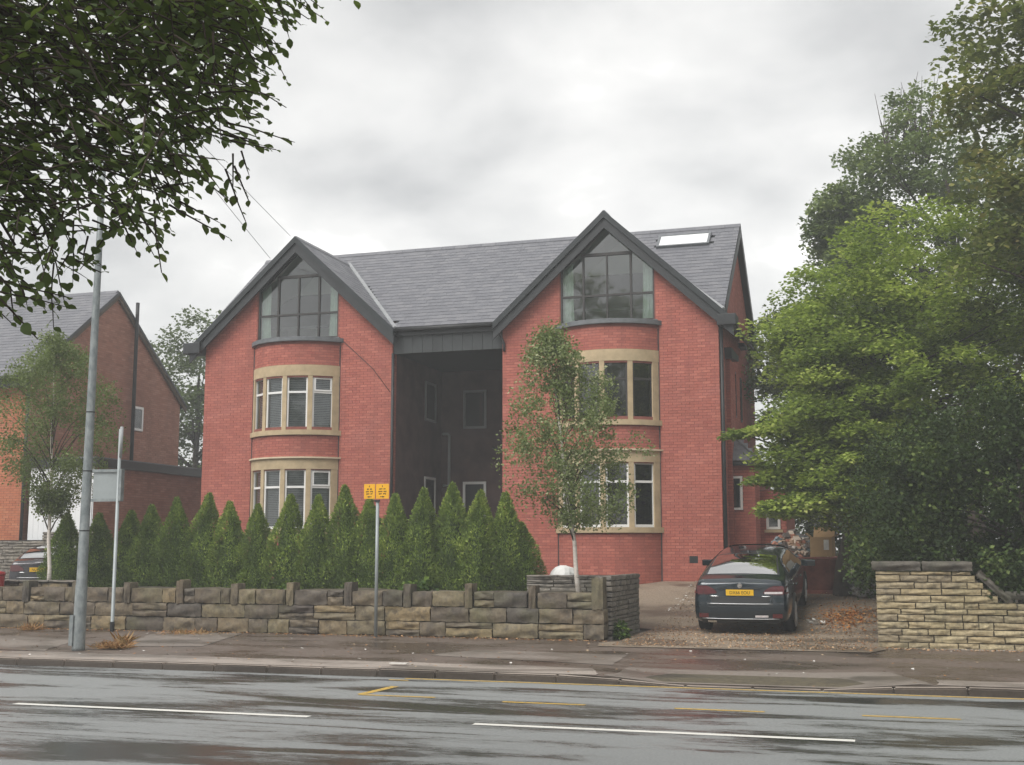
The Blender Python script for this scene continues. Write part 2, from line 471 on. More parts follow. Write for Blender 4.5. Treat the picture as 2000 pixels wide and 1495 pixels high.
def drop(x):   # dropped kerb in front of the drive
    return interp(x, [-4.15, -3.25, -.85, .15], [1, .12, .12, 1])
mb = MB()
xs = [-200, -60, -30, -22, -18, -14, -10, -7] + [round(-5 + .25 * i, 2) for i in range(24)] + [1.5, 3, 6, 20, 60, 200]
yy = [17.24, 17.5, 17.8, 18.1, 18.6, 19.0, 19.44, 19.56, 20, 21.5, 22.75]
mb.grid([[(x, y, .10 * drop(x) + (ground(y) - .10 * drop(x)) * min(1, (y - 17.24) / 2.2) if y < 19.5 else ground(y)) for x in xs] for y in yy])
pave = tag(mb.build('pavement', 'pavement_dark', smooth=True), kind='structure')
def pz(x, y):
    if y > 19.5: return ground(y)
    return .10 * drop(x) + (ground(y) - .10 * drop(x)) * min(1, max(0, y - 17.24) / 2.2)
def patch(name, poly, mat='pavement_light', dz=.005):
    # fine strips so the patch follows the pavement
    (x0, y0), (x1, y1), (x2, y2), (x3, y3) = poly
    n = 90; k = 10
    rows = []
    for j in range(k + 1):
        t = j / k; row = []
        for i in range(n + 1):
            s_ = i / n
            x = (x0 * (1 - s_) + x1 * s_) * (1 - t) + (x3 * (1 - s_) + x2 * s_) * t
            y = (y0 * (1 - s_) + y1 * s_) * (1 - t) + (y3 * (1 - s_) + y2 * s_) * t
            if t > 0: y += .14 * mnoise.noise((x * .9, y * .9, 3.3)) + .05 * mnoise.noise((x * 4, y * 4, 1.3))
            x += .10 * mnoise.noise((x * .9, y * 1.3, 7.3)) + .05 * mnoise.noise((x * 4, y * 4, 5.3))
            row.append((x, y, pz(x, y) + dz))
        rows.append(row)
    return MB().grid(rows).build(name, mat, pave)
patch('paving_patch', [(-30, 17.3), (-4.2, 17.3), (-4.4, 18.15), (-30, 18.25)])
patch('paving_patch', [(-30, 18.3), (-14.2, 18.3), (-15.2, 20.6), (-30, 20.9)], 'pavement_mid', dz=.006)
patch('paving_patch', [(-13.4, 19.3), (-11.9, 19.6), (-12.7, 22.4), (-14.6, 22.3)], 'pavement_mid', dz=.007)
patch('paving_patch', [(-7.4, 19.2), (-4.2, 18.6), (-4.3, 20.0), (-7.0, 20.3)], 'pavement_mid', dz=.006)
patch('paving_patch', [(-4.1, 17.3), (.3, 17.3), (-.2, 18.7), (-3.9, 18.5)], 'pavement_mid', dz=.010)
patch('paving_patch', [(.35, 17.3), (30, 17.3), (30, 17.9), (.35, 17.95)], dz=.009)

# kerb stones, each its own block
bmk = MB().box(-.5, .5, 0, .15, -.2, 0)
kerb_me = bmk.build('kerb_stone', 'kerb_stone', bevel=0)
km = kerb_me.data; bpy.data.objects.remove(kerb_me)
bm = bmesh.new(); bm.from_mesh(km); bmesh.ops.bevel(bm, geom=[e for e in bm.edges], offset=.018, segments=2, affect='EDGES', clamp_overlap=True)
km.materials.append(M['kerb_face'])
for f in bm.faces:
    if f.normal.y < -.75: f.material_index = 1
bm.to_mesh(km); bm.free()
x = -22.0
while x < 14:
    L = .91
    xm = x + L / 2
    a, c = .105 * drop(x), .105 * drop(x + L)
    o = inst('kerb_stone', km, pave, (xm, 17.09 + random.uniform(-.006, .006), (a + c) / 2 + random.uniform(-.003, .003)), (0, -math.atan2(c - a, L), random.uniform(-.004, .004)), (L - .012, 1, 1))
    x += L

drive = MB()
rows = []
for y in [21.4, 22.0, 22.6, 23.4, 24.5, 25.7, 26.3, 27, 28, 28.75, 30, 31, 32, 34, 38, 46]:
    row = []
    for i in range(17):
        t = i / 16
        x0 = -5.25 + .4 * mnoise.noise((0, y, 5)) if y < 22.5 else (-5.0 if y < 26 else -6.9)
        x1 = -.3 + .4 * mnoise.noise((4, y, 5)) if y < 22.5 else (3.5 if y > 23.2 else -.4)
        x = x0 + (x1 - x0) * t
        row.append((x, y, ground(y) + .012 + .02 * mnoise.noise((x * 1.4, y * 1.4, 0)) * (y > 23)))
    rows.append(row)
tag(drive.grid(rows).build('driveway', 'gravel_drive', smooth=True), kind='structure')
mb = MB(); mb.grid([[(x, y, ground(y) + .012) for x in (-30, -23.5, -20.4)] for y in (22.9, 25.7, 27, 28.75, 30, 31.3)])
tag(mb.build('neighbour_driveway', 'gravel_drive'), kind='structure')
tag(MB().grid([[(x, y, .1) for x in (-200, 0, 200)] for y in (-40, 4.5)]).build('near_pavement', 'pavement_dark'), kind='structure')

# ------------------------------------------------------------------ masonry
def stone_mesh(seed, mat, name, rough=1.0):
    rr = random.Random(seed)
    nx, nz = 8, 5
    vs = []; fs = []
    for j in range(nz + 1):
        for i in range(nx + 1):
            edge = i in (0, nx) or j in (0, nz)
            corner = i in (0, nx) and j in (0, nz)
            x = -.5 + i / nx; z = j / nz
            if edge:
                x *= .985; z = .5 + (z - .5) * .97
                x += rr.uniform(-.012, .012) * rough; z += rr.uniform(-.035, .03) * rough
                y = (.045 if not corner else .075) + rr.uniform(-.02, .03) * rough
            else:
                x += rr.uniform(-.02, .02); z += rr.uniform(-.03, .03)
                q = min(i, nx - i, 2) / 2 * min(j, nz - j, 2) / 2
                y = .05 - .06 * q + .16 * mnoise.noise((x * 3.1 + seed * 7.3, z * 2.2, seed)) * rough + rr.uniform(-.035, .035)
            vs.append((x, y, z))
    for j in range(nz):
        for i in range(nx):
            a = j * (nx + 1) + i
            fs.append((a, a + 1, a + nx + 2, a + nx + 1))
    loop = [i for i in range(nx + 1)] + [j * (nx + 1) + nx for j in range(1, nz + 1)] + [nz * (nx + 1) + i for i in range(nx - 1, -1, -1)] + [j * (nx + 1) for j in range(nz - 1, 0, -1)]
    k = len(vs); m = len(loop)
    for q in loop:
        vs.append(vs[q])
    for q in loop:
        vs.append((vs[q][0], 1.0, vs[q][2]))
    for q in range(m):
        fs.append((k + q, k + m + q, k + m + (q + 1) % m, k + (q + 1) % m))
    mb = MB(); mb.add(vs, fs, 0)
    return mb.mesh(name, mat, True)
STONES = {m: [stone_mesh(s, m, 'stone') for s in range(9)] for m in ('wall_stone', 'wall_stone_grey', 'wall_stone_yellow', 'coping_dark')}
def stone(parent, mat, loc, size, rotz=0, name='stone', jit=.012):
    me = random.choice(STONES[mat])
    return inst(name, me, parent, (loc[0], loc[1] + random.uniform(-jit, jit), loc[2]), (0, random.uniform(-.006, .006), rotz), (size[0], size[1], size[2]))

def course(parent, mat, x0, x1, y, z, h, wmin, wmax, depth=.22, gap=.010, skip=(), jit=.012):
    x = x0
    while x < x1 - .02:
        L = random.uniform(wmin, wmax)
        if x1 - (x + L) < wmin * .6: L = x1 - x
        a, bb = x, x + L
        for s0, s1 in skip:
            if a < s0 < bb: bb = s0
            elif s0 <= a < s1: a = s1; bb = max(bb, a)
        if bb - a > .05 and h > .2 and random.random() < .22:
            hs = h * random.uniform(.38, .62)
            stone(parent, mat, ((a + bb) / 2, y, z), (bb - a - gap, depth, hs - gap), jit=jit); stone(parent, mat, ((a + bb) / 2, y, z + hs), (bb - a - gap, depth, h - hs - gap), jit=jit)
        elif bb - a > .05:
            stone(parent, mat, ((a + bb) / 2, y, z + random.uniform(-.004, .004)), (bb - a - gap, depth, h - gap), jit=jit)
        x = max(bb, x + .02)
WY, WZ = 22.6, .17
wall = empty('garden_wall', (-13, WY, WZ), 'long low brown stone front garden wall with upright stones along its top', 'wall')
def sub(o, parent):   # parent while keeping world placement given in world coords
    o.parent = parent; o.location = Vector(o.location) - parent.location
posts = [-5.42 - 1.27 * k for k in range(13)]
postw = [(p - .10, p + .10) for p in posts]
W0 = wall.location.copy()
wall.location = (0, 0, 0)
MB().box(-21.6, -5.32, WY + .06, WY + .36, 0, 1.0).build('wall_core', 'wall_core', wall)
for ci, (z, h) in enumerate(((.0, .17), (.17, .285), (.455, .285), (.74, .30))):
    sk = postw if ci == 3 else ()
    course(wall, 'wall_stone', -21.6, -5.3, WY - (.03 if ci == 0 else 0), z + .03, h, .4, 1.0, .4, skip=sk, jit=.02)
for p in posts:
    hh = .47 + random.uniform(-.04, .04) if p < -5.6 else .60
    stone(wall, 'wall_stone', (p, WY - .02, .745), (random.uniform(.13, .17) if p < -5.6 else .22, .32, hh), name='upright_stone')

# planter return along the drive and its back wall, thin stacked stones
ret = empty('return_wall', (0, 0, 0), 'short stacked stone return wall beside the drive entrance', 'wall')
MB().box(-5.62, -5.30, 23.04, 25.6, .1, 1.30).build('wall_core', 'wall_core', ret)
z = .15
while z < 1.28:
    h = random.uniform(.07, .11)
    y = 23.02
    while y < 25.55:
        L = random.uniform(.3, .7); L = min(L, 25.6 - y)
        me = random.choice(STONES['wall_stone_grey'])
        inst('stone', me, ret, (-5.24 + random.uniform(-.01, .015), y + L / 2, z), (0, 0, math.pi / 2), (L - .012, .12, h - .012))
        y += L
    z += h
for y in (23.1, 24.0, 24.9):
    stone(ret, 'wall_stone_grey', (-5.42, y + .02, 1.29), (.34, .85, .06), name='coping_stone')
rear = empty('planter_wall', (0, 0, 0), 'low dark slate-grey stacked stone wall behind the birch planter', 'wall')
MB().box(-7.7, -5.32, 25.66, 25.9, .1, 1.27).build('wall_core', 'wall_core', rear)
z = .3
while z < 1.26:
    h = random.uniform(.07, .10)
    course(rear, 'wall_stone_grey', -7.7, -5.28, 25.60, z, h, .35, .8, .2, .01)
    z += h
x = -7.7
while x < -5.95:
    stone(rear, 'wall_stone_grey', (x + .35, 25.57, 1.265), (.69, .38, .055), name='coping_stone'); x += .7
MB().grid([[(x, y, .98 + .06 * mnoise.noise((x, y, 1))) for x in np.linspace(-20, -5.6, 40)] for y in (22.9, 23.6, 24.3, 25, 25.62)]).build('planter_soil', 'soil')
tag(bpy.data.objects['planter_soil'], kind='structure')
tag(MB().grid([[(x, y, ground(y) + .015 + max(0, .75 + .03 * mnoise.noise((x, y, 1)) - ground(y)) * interp(x, [-20.6, -20.1, -8.0, -6.8], [0, 1, 1, -.02])) for x in np.linspace(-20.6, -6.8, 40)] for y in (25.9, 27, 28, 29, 30, 31, 32.2)]).build('garden_soil', 'soil'), kind='structure')

# sandstone wall on the right: level, a sloped shoulder, then lower
yw = empty('sandstone_wall', (0, 0, 0), 'pale yellow coursed sandstone wall with dark coping under the ivy', 'wall')
YW = 22.4
def ytop(x): return interp(x, [1.13, 1.60], [1.50, 1.03])
MB().prism([(-.42, .1), (8, .1), (8, .96), (1.60, .96), (1.10, 1.44), (-.42, 1.44)], YW + .05, YW + .35).build('wall_core', 'wall_core_yellow', yw)
z = .19; 
while z < 1.46:
    h = random.choice((.095, .11, .12, .125, .13))
    if z + h > 1.47: h = 1.47 - z + .03
    x1 = 8 if z + h < 1.04 else 1.60 - (z + h - 1.03) / .98 * 1.0
    course(yw, 'wall_stone_yellow', -.44, x1, YW, z, h, .22, .72, .24, .013, jit=.015)
    z += h
for x in (-.50, .33):
    stone(yw, 'coping_dark', (x + .41, YW - .05, 1.50), (.82, .5, .16), name='coping_stone')
for x in np.arange(1.64, 8, .85):
    stone(yw, 'coping_dark', (x + .42, YW - .05, 1.03), (.84, .5, .14), name='coping_stone')
o = stone(yw, 'coping_dark', (1.42, YW - .04, 1.20), (.66, .46, .12), name='coping_stone'); o.rotation_euler = (0, R_(45), 0)
course(yw, 'wall_stone_grey', -.44, 8, YW - .06, .12, .09, .8, 1.6, .2, jit=.01)

# neighbour's low front wall and the tall grey wall in front of its garage
nb = empty('neighbour_stone_wall', (0, 0, 0), 'tall weathered grey stacked stone wall in front of the white garage', 'wall')
MB().box(-29, -24.35, 31.04, 31.2, .6, 2.15).box(-24.35, -22.5, 31.04, 31.2, .6, 2.36).build('wall_core', 'wall_core', nb)
z = .7
while z < 2.36:
    h = random.uniform(.075, .12)
    course(nb, 'wall_stone_grey', -29 if z + h < 2.2 else -24.35, -22.5, 30.96, z, h, .3, .8, .2, .012)
    z += h
nl = empty('neighbour_front_wall', (0, 0, 0), 'low rough stone wall with pale coping across the neighbour drive', 'wall')
MB().box(-26, -18.3, 24.3, 24.5, .1, 1.12).build('wall_core', 'wall_core', nl)
for z, h in ((.2, .25), (.45, .22), (.67, .22), (.89, .22)):
    course(nl, 'wall_stone', -26, -18.3, 24.22, z, h, .4, .9, .25)
x = -26
while x < -18.5:
    stone(nl, 'wall_stone_grey', (x + .4, 24.18, 1.11), (.79, .4, .05), name='coping_stone'); x += .8

# ------------------------------------------------------------------ brickwork and slates
BL, BH, CH = .215, .065, .075
brick_me = {}
def full_brick(mat):
    if mat not in brick_me:
        m_ = MB().box(0, BL, 0, .012, 0, BH, 0)
        m_.f = m_.f[:5]; m_.r = m_.r[:5]
        m_.f.pop(4) if False else None
        brick_me[mat] = m_.mesh('brick', mat)
    return brick_me[mat]
class Bricks:
    """stretcher bond laid on a mapped surface; whole bricks picked by `single` become objects"""
    def __init__(s, mat): s.mb = MB(); s.mat = mat; s.cand = []
    def lay(s, fmap, u0, u1, v0, v1, holes=(), lim=None, single=False, ang=0):
        nv = int((v1 - v0) / CH)
        for j in range(nv):
            v = v0 + j * CH
            a, bb = (u0, u1) if lim is None else lim(v + BH)
            if bb - a < .1: continue
            iv = [(a, bb)]
            for h0, h1, g0, g1 in holes:
                if v + BH > g0 and v < g1:
                    niv = []
                    for p, q in iv:
                        if h1 <= p or h0 >= q: niv.append((p, q)); continue
                        if p < h0: niv.append((p, h0))
                        if q > h1: niv.append((h1, q))
                    iv = niv
            off = (j % 2) * (BL + .01) / 2
            for p, q in iv:
                k0 = math.floor((p - u0 + off) / (BL + .01))
                x = u0 - off + k0 * (BL + .01)
                while x < q:
                    e0, e1 = max(x, p), min(x + BL, q)
                    if e1 - e0 > .03:
                        if single and e1 - e0 > BL - .001: s.cand.append((fmap, e0, v, ang))
                        else: s.one(fmap, e0, e1, v)
                    x += BL + .01
    def one(s, fmap, e0, e1, v):
        d = random.uniform(.004, .009)
        P = [fmap(e0, v, 0), fmap(e1, v, 0), fmap(e1, v + BH, 0), fmap(e0, v + BH, 0)]
        Q = [fmap(e0, v, d), fmap(e1, v, d), fmap(e1, v + BH, d), fmap(e0, v + BH, d)]
        s.mb.add(P + Q, [(4, 5, 6, 7), (0, 1, 5, 4), (1, 2, 6, 5), (2, 3, 7, 6), (3, 0, 4, 7)])
    def build(s, parent, maxsingle=300, key=None):
        cand = s.cand
        if key: cand = sorted(cand, key=key)
        for k, (fm, e0, v, ang) in enumerate(cand):
            if k < maxsingle:
                inst('brick', full_brick(s.mat), parent, fm(e0, v, random.uniform(.005, .009)), (0, 0, ang))
            else: s.one(fm, e0, e0 + BL, v)
        if s.mb.v: tag(s.mb.build('brickwork', s.mat, parent, recalc=False), kind='stuff')

slate_me = MB()
SW, SE, SL, ST = .248, .2, .27, .009
slate_me.add([(0, 0, .004 + ST), (SW, 0, .004 + ST), (SW, SL, ST * .2), (0, SL, ST * .2), (0, 0, .001), (SW, 0, .001), (SW, SL, -.002), (0, SL, -.002)],
             [(0, 1, 2, 3), (4, 5, 1, 0), (5, 6, 2, 1), (7, 4, 0, 3)], 0)
slate_me = slate_me.mesh('slate', 'slate')
def slates(parent, O, U, Sd, ul, sl, keep=lambda u, s: True, single=0, key=None):
    O, U, Sd = Vector(O), Vector(U).normalized(), Vector(Sd).normalized()
    Nn = U.cross(Sd)
    if Nn.z < 0: Nn = -Nn
    rot = Matrix((U, Sd, Nn)).transposed().to_euler()
    items = []
    for j in range(int(sl / SE)):
        off = (j % 2) * SW / 2
        for i in range(-1, int(ul / (SW + .003)) + 2):
            u = i * (SW + .003) - off; s_ = j * SE
            a0, a1 = max(u, 0), min(u + SW, ul)
            if a1 - a0 < .03: continue
            if keep((a0 + a1) / 2, s_ + SE / 2): items.append((a0, s_, (a1 - a0) / SW))
    if key: items.sort(key=lambda t: key(O + U * t[0] + Sd * t[1]))
    mb = MB()
    base = [tuple(v.co) for v in slate_me.vertices]; fcs = [tuple(p.vertices) for p in slate_me.polygons]
    k = -1
    for u, s_, wf in items:
        k += wf > .99
        P = O + U * u + Sd * s_ + Nn * (.012 + random.uniform(0, .004))
        if k < single and wf > .99: inst('slate', slate_me, parent, P, rot)
        else: mb.add([P + U * (a * wf * random.uniform(.985, 1)) + Sd * c + Nn * d for a, c, d in base], fcs)
    if mb.v: tag(mb.build('slating', 'slate', parent, recalc=False), kind='stuff')
def ridge_mesh(L, wd, drop_, mat='slate'):
    pts = [(-wd, -drop_), (-.03, .012), (.03, .012), (wd, -drop_), (wd, -drop_ - .02), (0, -.03), (-wd, -drop_ - .02)]
    m_ = MB(); m_.prism(pts, 0, L - .006, 'y'); return m_.mesh('ridge_tile', mat)

# ------------------------------------------------------------------ the red brick house
YF = 32.0
house = empty('red_brick_house', (0, 0, 0), 'red brick house with twin front gables, glazed gable windows and bow bays', 'house')
XL0, XL1, XR0, XR1 = -19.65, -13.60, -10.30, -4.34
CL, CR = -16.62, -7.33
SLP, APX = .92, 10.96         # wing roof slope and top surface at the apex
RY, RZ, MS, EY = 36.0, 11.43, .815, 31.95
HB = YF + 8.2
def zw(x, c): return APX - SLP * abs(x - c)
def zm(y): return RZ - MS * abs(RY - y)
GB, GS = 7.96, 9.50           # gable window bottom and shoulder
GW = 1.30
for x0, x1, c in ((XL0, XL1, CL), (XR0, XR1, CR)):
    t = lambda x: zw(x, c) - .10
    mb = MB()
    mb.prism([(x0, .8), (c - GW, .8), (c - GW, t(c - GW)), (x0, t(x0))], YF, YF + .3)
    mb.prism([(c + GW, .8), (x1, .8), (x1, t(x1)), (c + GW, t(c + GW))], YF, YF + .3)
    mb.prism([(c - GW + .001, .8), (c + GW - .001, .8), (c + GW - .001, GB), (c - GW + .001, GB)], YF, YF + .3)
    mb.build('wall', 'mortar', house)
# side walls, recess walls, back
mb = MB()
mb.box(XL0, XL0 + .3, YF + .301, HB, .8, 8.0)
mb.box(XR1 - .3, XR1, YF + .301, HB, .8, 8.0)
mb.prism([(YF + .4, 8.0), (HB, 8.0), (RY, zm(RY) - .15)], XR1 - .3, XR1, 'x')
mb.prism([(YF + .4, 8.0), (HB, 8.0), (RY, zm(RY) - .15)], XL0, XL0 + .3, 'x')
mb.box(XL0, XR1, HB - .3, HB - .001, .8, 8.0)
mb.build('wall', 'mortar', house)
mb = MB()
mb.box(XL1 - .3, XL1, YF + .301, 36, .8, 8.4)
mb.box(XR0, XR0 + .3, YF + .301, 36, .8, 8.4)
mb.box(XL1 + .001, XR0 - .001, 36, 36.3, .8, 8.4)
mb.build('recess_wall', 'recess_brown', house)  # recess walls in a darker brown than the brick outside
# floors close the rooms off from each other
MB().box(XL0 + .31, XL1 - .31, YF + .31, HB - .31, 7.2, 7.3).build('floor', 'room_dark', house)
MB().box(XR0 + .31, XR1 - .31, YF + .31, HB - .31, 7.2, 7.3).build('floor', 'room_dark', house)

bk = Bricks('brick_red')
for x0, x1, c in ((XL0, XL1, CL), (XR0, XR1, CR)):
    def lim(v, x0=x0, x1=x1, c=c):
        d = (APX - .16 - v) / SLP
        return max(x0, c - d), min(x1, c + d)
    fm = lambda u, v, d: Vector((u, YF - d, v))
    holes = [(c - GW - .03, c + GW + .03, GB - .02, 12), (c - 1.42, c + 1.42, 0, 7.88)]
    bk.lay(fm, x0, x1, .85, 11, holes, lim, single=(c == CR))
# flank seen past the right corner
def flim(v):
    if v < 7.9: return YF + .01, HB
    d = max(0, (RZ - .3 - v) / MS); return max(YF + .6, RY - d), RY + d
bk.lay(lambda u, v, d: Vector((XR1 + d, u, v)), YF + .01, HB, .85, 11.1, [(34.9, 35.25, 5.6, 6.9), (36.3, 36.6, 5.6, 6.9)], flim)
# recess flanks, first metre reads as brick
bk.lay(lambda u, v, d: Vector((XL1 + d, u, v)), YF + .01, YF + .3, .85, 7.9)

# bow bays
RB = 1.70; HA = R_(54); YC = YF - .70 + RB
def bow(c, th, r, z): return Vector((c + r * math.sin(th), YC - r * math.cos(th), z))
def ring(mb, c, r0, r1, z0, z1, a0=-HA, a1=HA, n=28, r=None):
    top0 = []; vs = []; fs = []
    for i in range(n + 1):
        t = a0 + (a1 - a0) * i / n
        vs += [bow(c, t, r0, z0), bow(c, t, r1, z0), bow(c, t, r1, z1), bow(c, t, r0, z1)]
    for i in range(n):
        for k in range(4):
            fs.append((4 * i + k, 4 * (i + 1) + k, 4 * (i + 1) + (k + 1) % 4, 4 * i + (k + 1) % 4))
    fs += [(0, 1, 2, 3), tuple(4 * n + k for k in (3, 2, 1, 0))]
    mb.add(vs, fs, r)
MULL = [-50.5, -25.2, 0, 25.2, 50.5]
def light(c, a, z0, z1, frame, blind_or_dark, open_fan):
    """one window light of a bow: frame (part) with two panes (sub-parts)"""
    rr = RB * math.cos(R_(12.6)) - .015
    wd = 2 * (RB * math.sin(R_(12.6)) - .065)
    ctr = bow(c, R_(a), rr, 0)
    X = Vector((math.cos(R_(a)), math.sin(R_(a)), 0)); Yv = Vector((-math.sin(R_(a)), math.cos(R_(a)), 0))
    def P(u, d, z): return ctr + X * u + Yv * d + Vector((0, 0, z))
    def bar(mb, u0, u1, d0, d1, v0, v1):
        vs = [P(u, d, v) for v in (v0, v1) for u, d in ((u0, d0), (u1, d0), (u1, d1), (u0, d1))]
        mb.add(vs, [(0, 3, 2, 1), (4, 5, 6, 7), (0, 1, 5, 4), (1, 2, 6, 5), (2, 3, 7, 6), (3, 0, 4, 7)])
    h = wd / 2; mb = MB(); fw_ = .055
    zt = z0 + (z1 - z0) * .70
    bar(mb, -h, -h + fw_, 0, .07, z0, z1); bar(mb, h - fw_, h, 0, .07, z0, z1)
    bar(mb, -h + fw_, h - fw_, .002, .07, z0, z0 + fw_ * 1.3); bar(mb, -h + fw_, h - fw_, .002, .07, z1 - fw_, z1)
    bar(mb, -h + fw_, h - fw_, .002, .07, zt - .03, zt + .03)
    if open_fan:
        g = fw_ + .001
        for q in ((-h + g, -h + g + .04, zt + .031, z1 - fw_), (h - g - .04, h - g, zt + .031, z1 - fw_)): bar(mb, q[0], q[1], -.02, .05, q[2], q[3])
        bar(mb, -h + g + .04, h - g - .04, -.02, .05, zt + .031, zt + .071); bar(mb, -h + g + .04, h - g - .04, -.02, .05, z1 - fw_ - .04, z1 - fw_)
    win = mb.build('window', frame, house, bevel=0)
    for v0, v1 in ((z0 + fw_, zt - .03), (zt + .03, z1 - fw_)):
        g = MB(); g.add([P(-h + .03, .035, v0), P(h - .03, .035, v0), P(h - .03, .035, v1), P(-h + .03, .035, v1)], [(0, 1, 2, 3)])
        g.build('pane', 'glass' if blind_or_dark else 'glass_dark', win, recalc=False)
    if blind_or_dark:
        mb = MB(); z = z0 + .06
        while z < z1 - .05:
            mb.add([P(-h + .03, .10, z), P(h - .03, .10, z), P(h - .03, .135, z + .042), P(-h + .03, .135, z + .042)], [(0, 1, 2, 3)])
            z += .05
        mb.build('blind_or_dark', 'blind_grey', win, recalc=False)
for c, frames, blind_or_dark in ((CL, ('white_upvc', 'white_upvc'), True), (CR, ('white_upvc', 'dark_frame'), False)):
    for z0, z1 in ((.8, 2.44), (4.1, 5.33), (6.75, 7.80)):
        mb = MB(); ring(mb, c, RB - .28, RB, z0, z1); mb.build('bay_wall', 'mortar', house)
    fmb = lambda u, v, d, c=c: bow(c, u / RB, RB + d, v)
    for z0, z1 in ((.85, 2.30), (4.48, 5.10), (7.12, 7.78)):
        bk.lay(fmb, -HA * RB, HA * RB, z0, z1)
    for z0 in (2.30, 5.10):
        m_ = MB(); ring(m_, c, RB - .2, RB + .075, z0, z0 + .14, -HA - .03, HA + .03); m_.build('sill', 'sandstone_trim', house)
    for z0, z1 in ((4.13, 4.43), (6.80, 7.11)):
        m_ = MB(); ring(m_, c, RB - .2, RB + .022, z0, z1); m_.build('lintel', 'sandstone_trim', house)
    m_ = MB(); ring(m_, c, RB - .2, RB + .085, 4.431, 4.475, -HA - .035, HA + .035); m_.build('hood_mould', 'cream_trim', house)
    m_ = MB(); ring(m_, c, .6, RB + .10, 7.80, 7.92, -HA - .03, HA + .03); m_.build('bay_cap', 'lead', house)
    MB().box(c - GW - .09, c + GW + .09, YF - .12, YF + .02, 7.86, 7.95).build('sill', 'lead', house)
    for (z0, z1), fr in zip(((2.44, 4.13), (5.24, 6.80)), frames):
        for k, a in enumerate(MULL):
            m_ = MB(); wdt = R_(2.3) if k not in (0, 4) else R_(3.5)
            ring(m_, c, RB - .18, RB + .014, z0, z1, R_(a) - wdt, R_(a) + wdt, 4); m_.build('mullion', 'sandstone_trim', house)
        for k in range(4):
            light(c, (MULL[k] + MULL[k + 1]) / 2, z0, z1, fr, blind_or_dark, k == 3 and blind_or_dark)
    # panel behind the bay, the room's darkness put into its dark grey
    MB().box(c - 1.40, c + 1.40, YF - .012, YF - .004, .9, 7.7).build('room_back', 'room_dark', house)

# glazed gables
def gable_window(c):
    t = lambda x: zw(x, c) - .30
    L0, L1 = c - GW, c + GW
    fr = MB(); y0, y1 = YF + .02, YF + .10; b_ = .028
    xs = [L0 + .02, c - .66, c, c + .66, L1 - .02]
    ZT, ZM = 9.86, 8.72
    for i, x in enumerate(xs):
        wdt = b_ if i in (1, 3) else b_ * .75
        top = (t(x) if i in (0, 4) else ZT)
        fr.box(x - wdt, x + wdt, y0, y1, GB, top)
    fr.box(L0, L1, y0 - .01, y1 - .002, GB - .02, GB + .05)
    fr.box(L0 + .05, L1 - .05, y0 + .003, y1 - .003, ZM - .028, ZM + .028)
    fr.box(c - .70, c + .70, y0 - .004, y1 - .004, ZT - .04, ZT + .04)
    for s_ in (-1, 1):
        fr.prism([(c + s_ * GW, t(L0) - .04), (c + s_ * GW, t(L0) + .12), (c, t(c) + .12), (c, t(c) - .04)], y0 + .005, y1 - .005)
    win = fr.build('gable_window', 'dark_frame', house)
    yg = YF + .06
    for i in range(4):
        a, d = xs[i], xs[i + 1]
        MB().add([(a, yg, GB), (d, yg, GB), (d, yg, ZM), (a, yg, ZM)], [(0, 1, 2, 3)]).build('pane', 'glass_attic', win, recalc=False)
        MB().add([(a, yg, ZM), (d, yg, ZM), (d, yg, min(ZT, t(d))), (a, yg, min(ZT, t(a)))], [(0, 1, 2, 3)]).build('pane', 'glass_attic', win, recalc=False)
    MB().add([(xs[1], yg, ZT), (xs[3], yg, ZT), (c, yg, t(c))], [(0, 1, 2)]).build('pane', 'glass_attic', win, recalc=False)
    # attic room: white plaster reveals, sloped ceiling, dim back
    d1 = YF + .302; d2 = YF + 1.9
    m_ = MB()
    for s_ in (-1, 1):
        x = c + s_ * (GW + .005)
        m_.add([(x, YF + .1, GB - .03), (x, d2, GB - .03), (x, d2, t(x) + .1), (x, YF + .1, t(x) + .1)], [(0, 1, 2, 3)])
        m_.add([(x, YF + .1, t(x)), (x, d2, t(x)), (c, d2, t(c) + .05), (c, YF + .1, t(c) + .05)], [(0, 1, 2, 3)])
    m_.add([(c - 1.4, d2, GB - .03), (c + 1.4, d2, GB - .03), (c + 1.4, d2, 9.5), (c, d2, 10.8), (c - 1.4, d2, 9.5)], [(0, 1, 2, 3, 4)])
    m_.add([(c - 1.4, YF + .1, GB - .028), (c + 1.4, YF + .1, GB - .028), (c + 1.4, d2, GB - .028), (c - 1.4, d2, GB - .028)], [(0, 1, 2, 3)])
    m_.build('attic_room', 'plaster', house, recalc=False)
    for s_ in (-1, 1):
        rows = []
        for z in (GB + .02, 8.6, 9.25, t(L0) - .02):
            rows.append([(c + s_ * (GW - .03 - .30 * q / 12 * (1 if z > 8 else 1.1)), YF + .17 + .03 * math.sin(q * 1.9), z + (.26 * q / 12 if z > 9.3 else 0)) for q in range(13)])
        MB().grid(rows).build('curtain', 'curtain', house, True, recalc=False)
gable_window(CL); gable_window(CR)

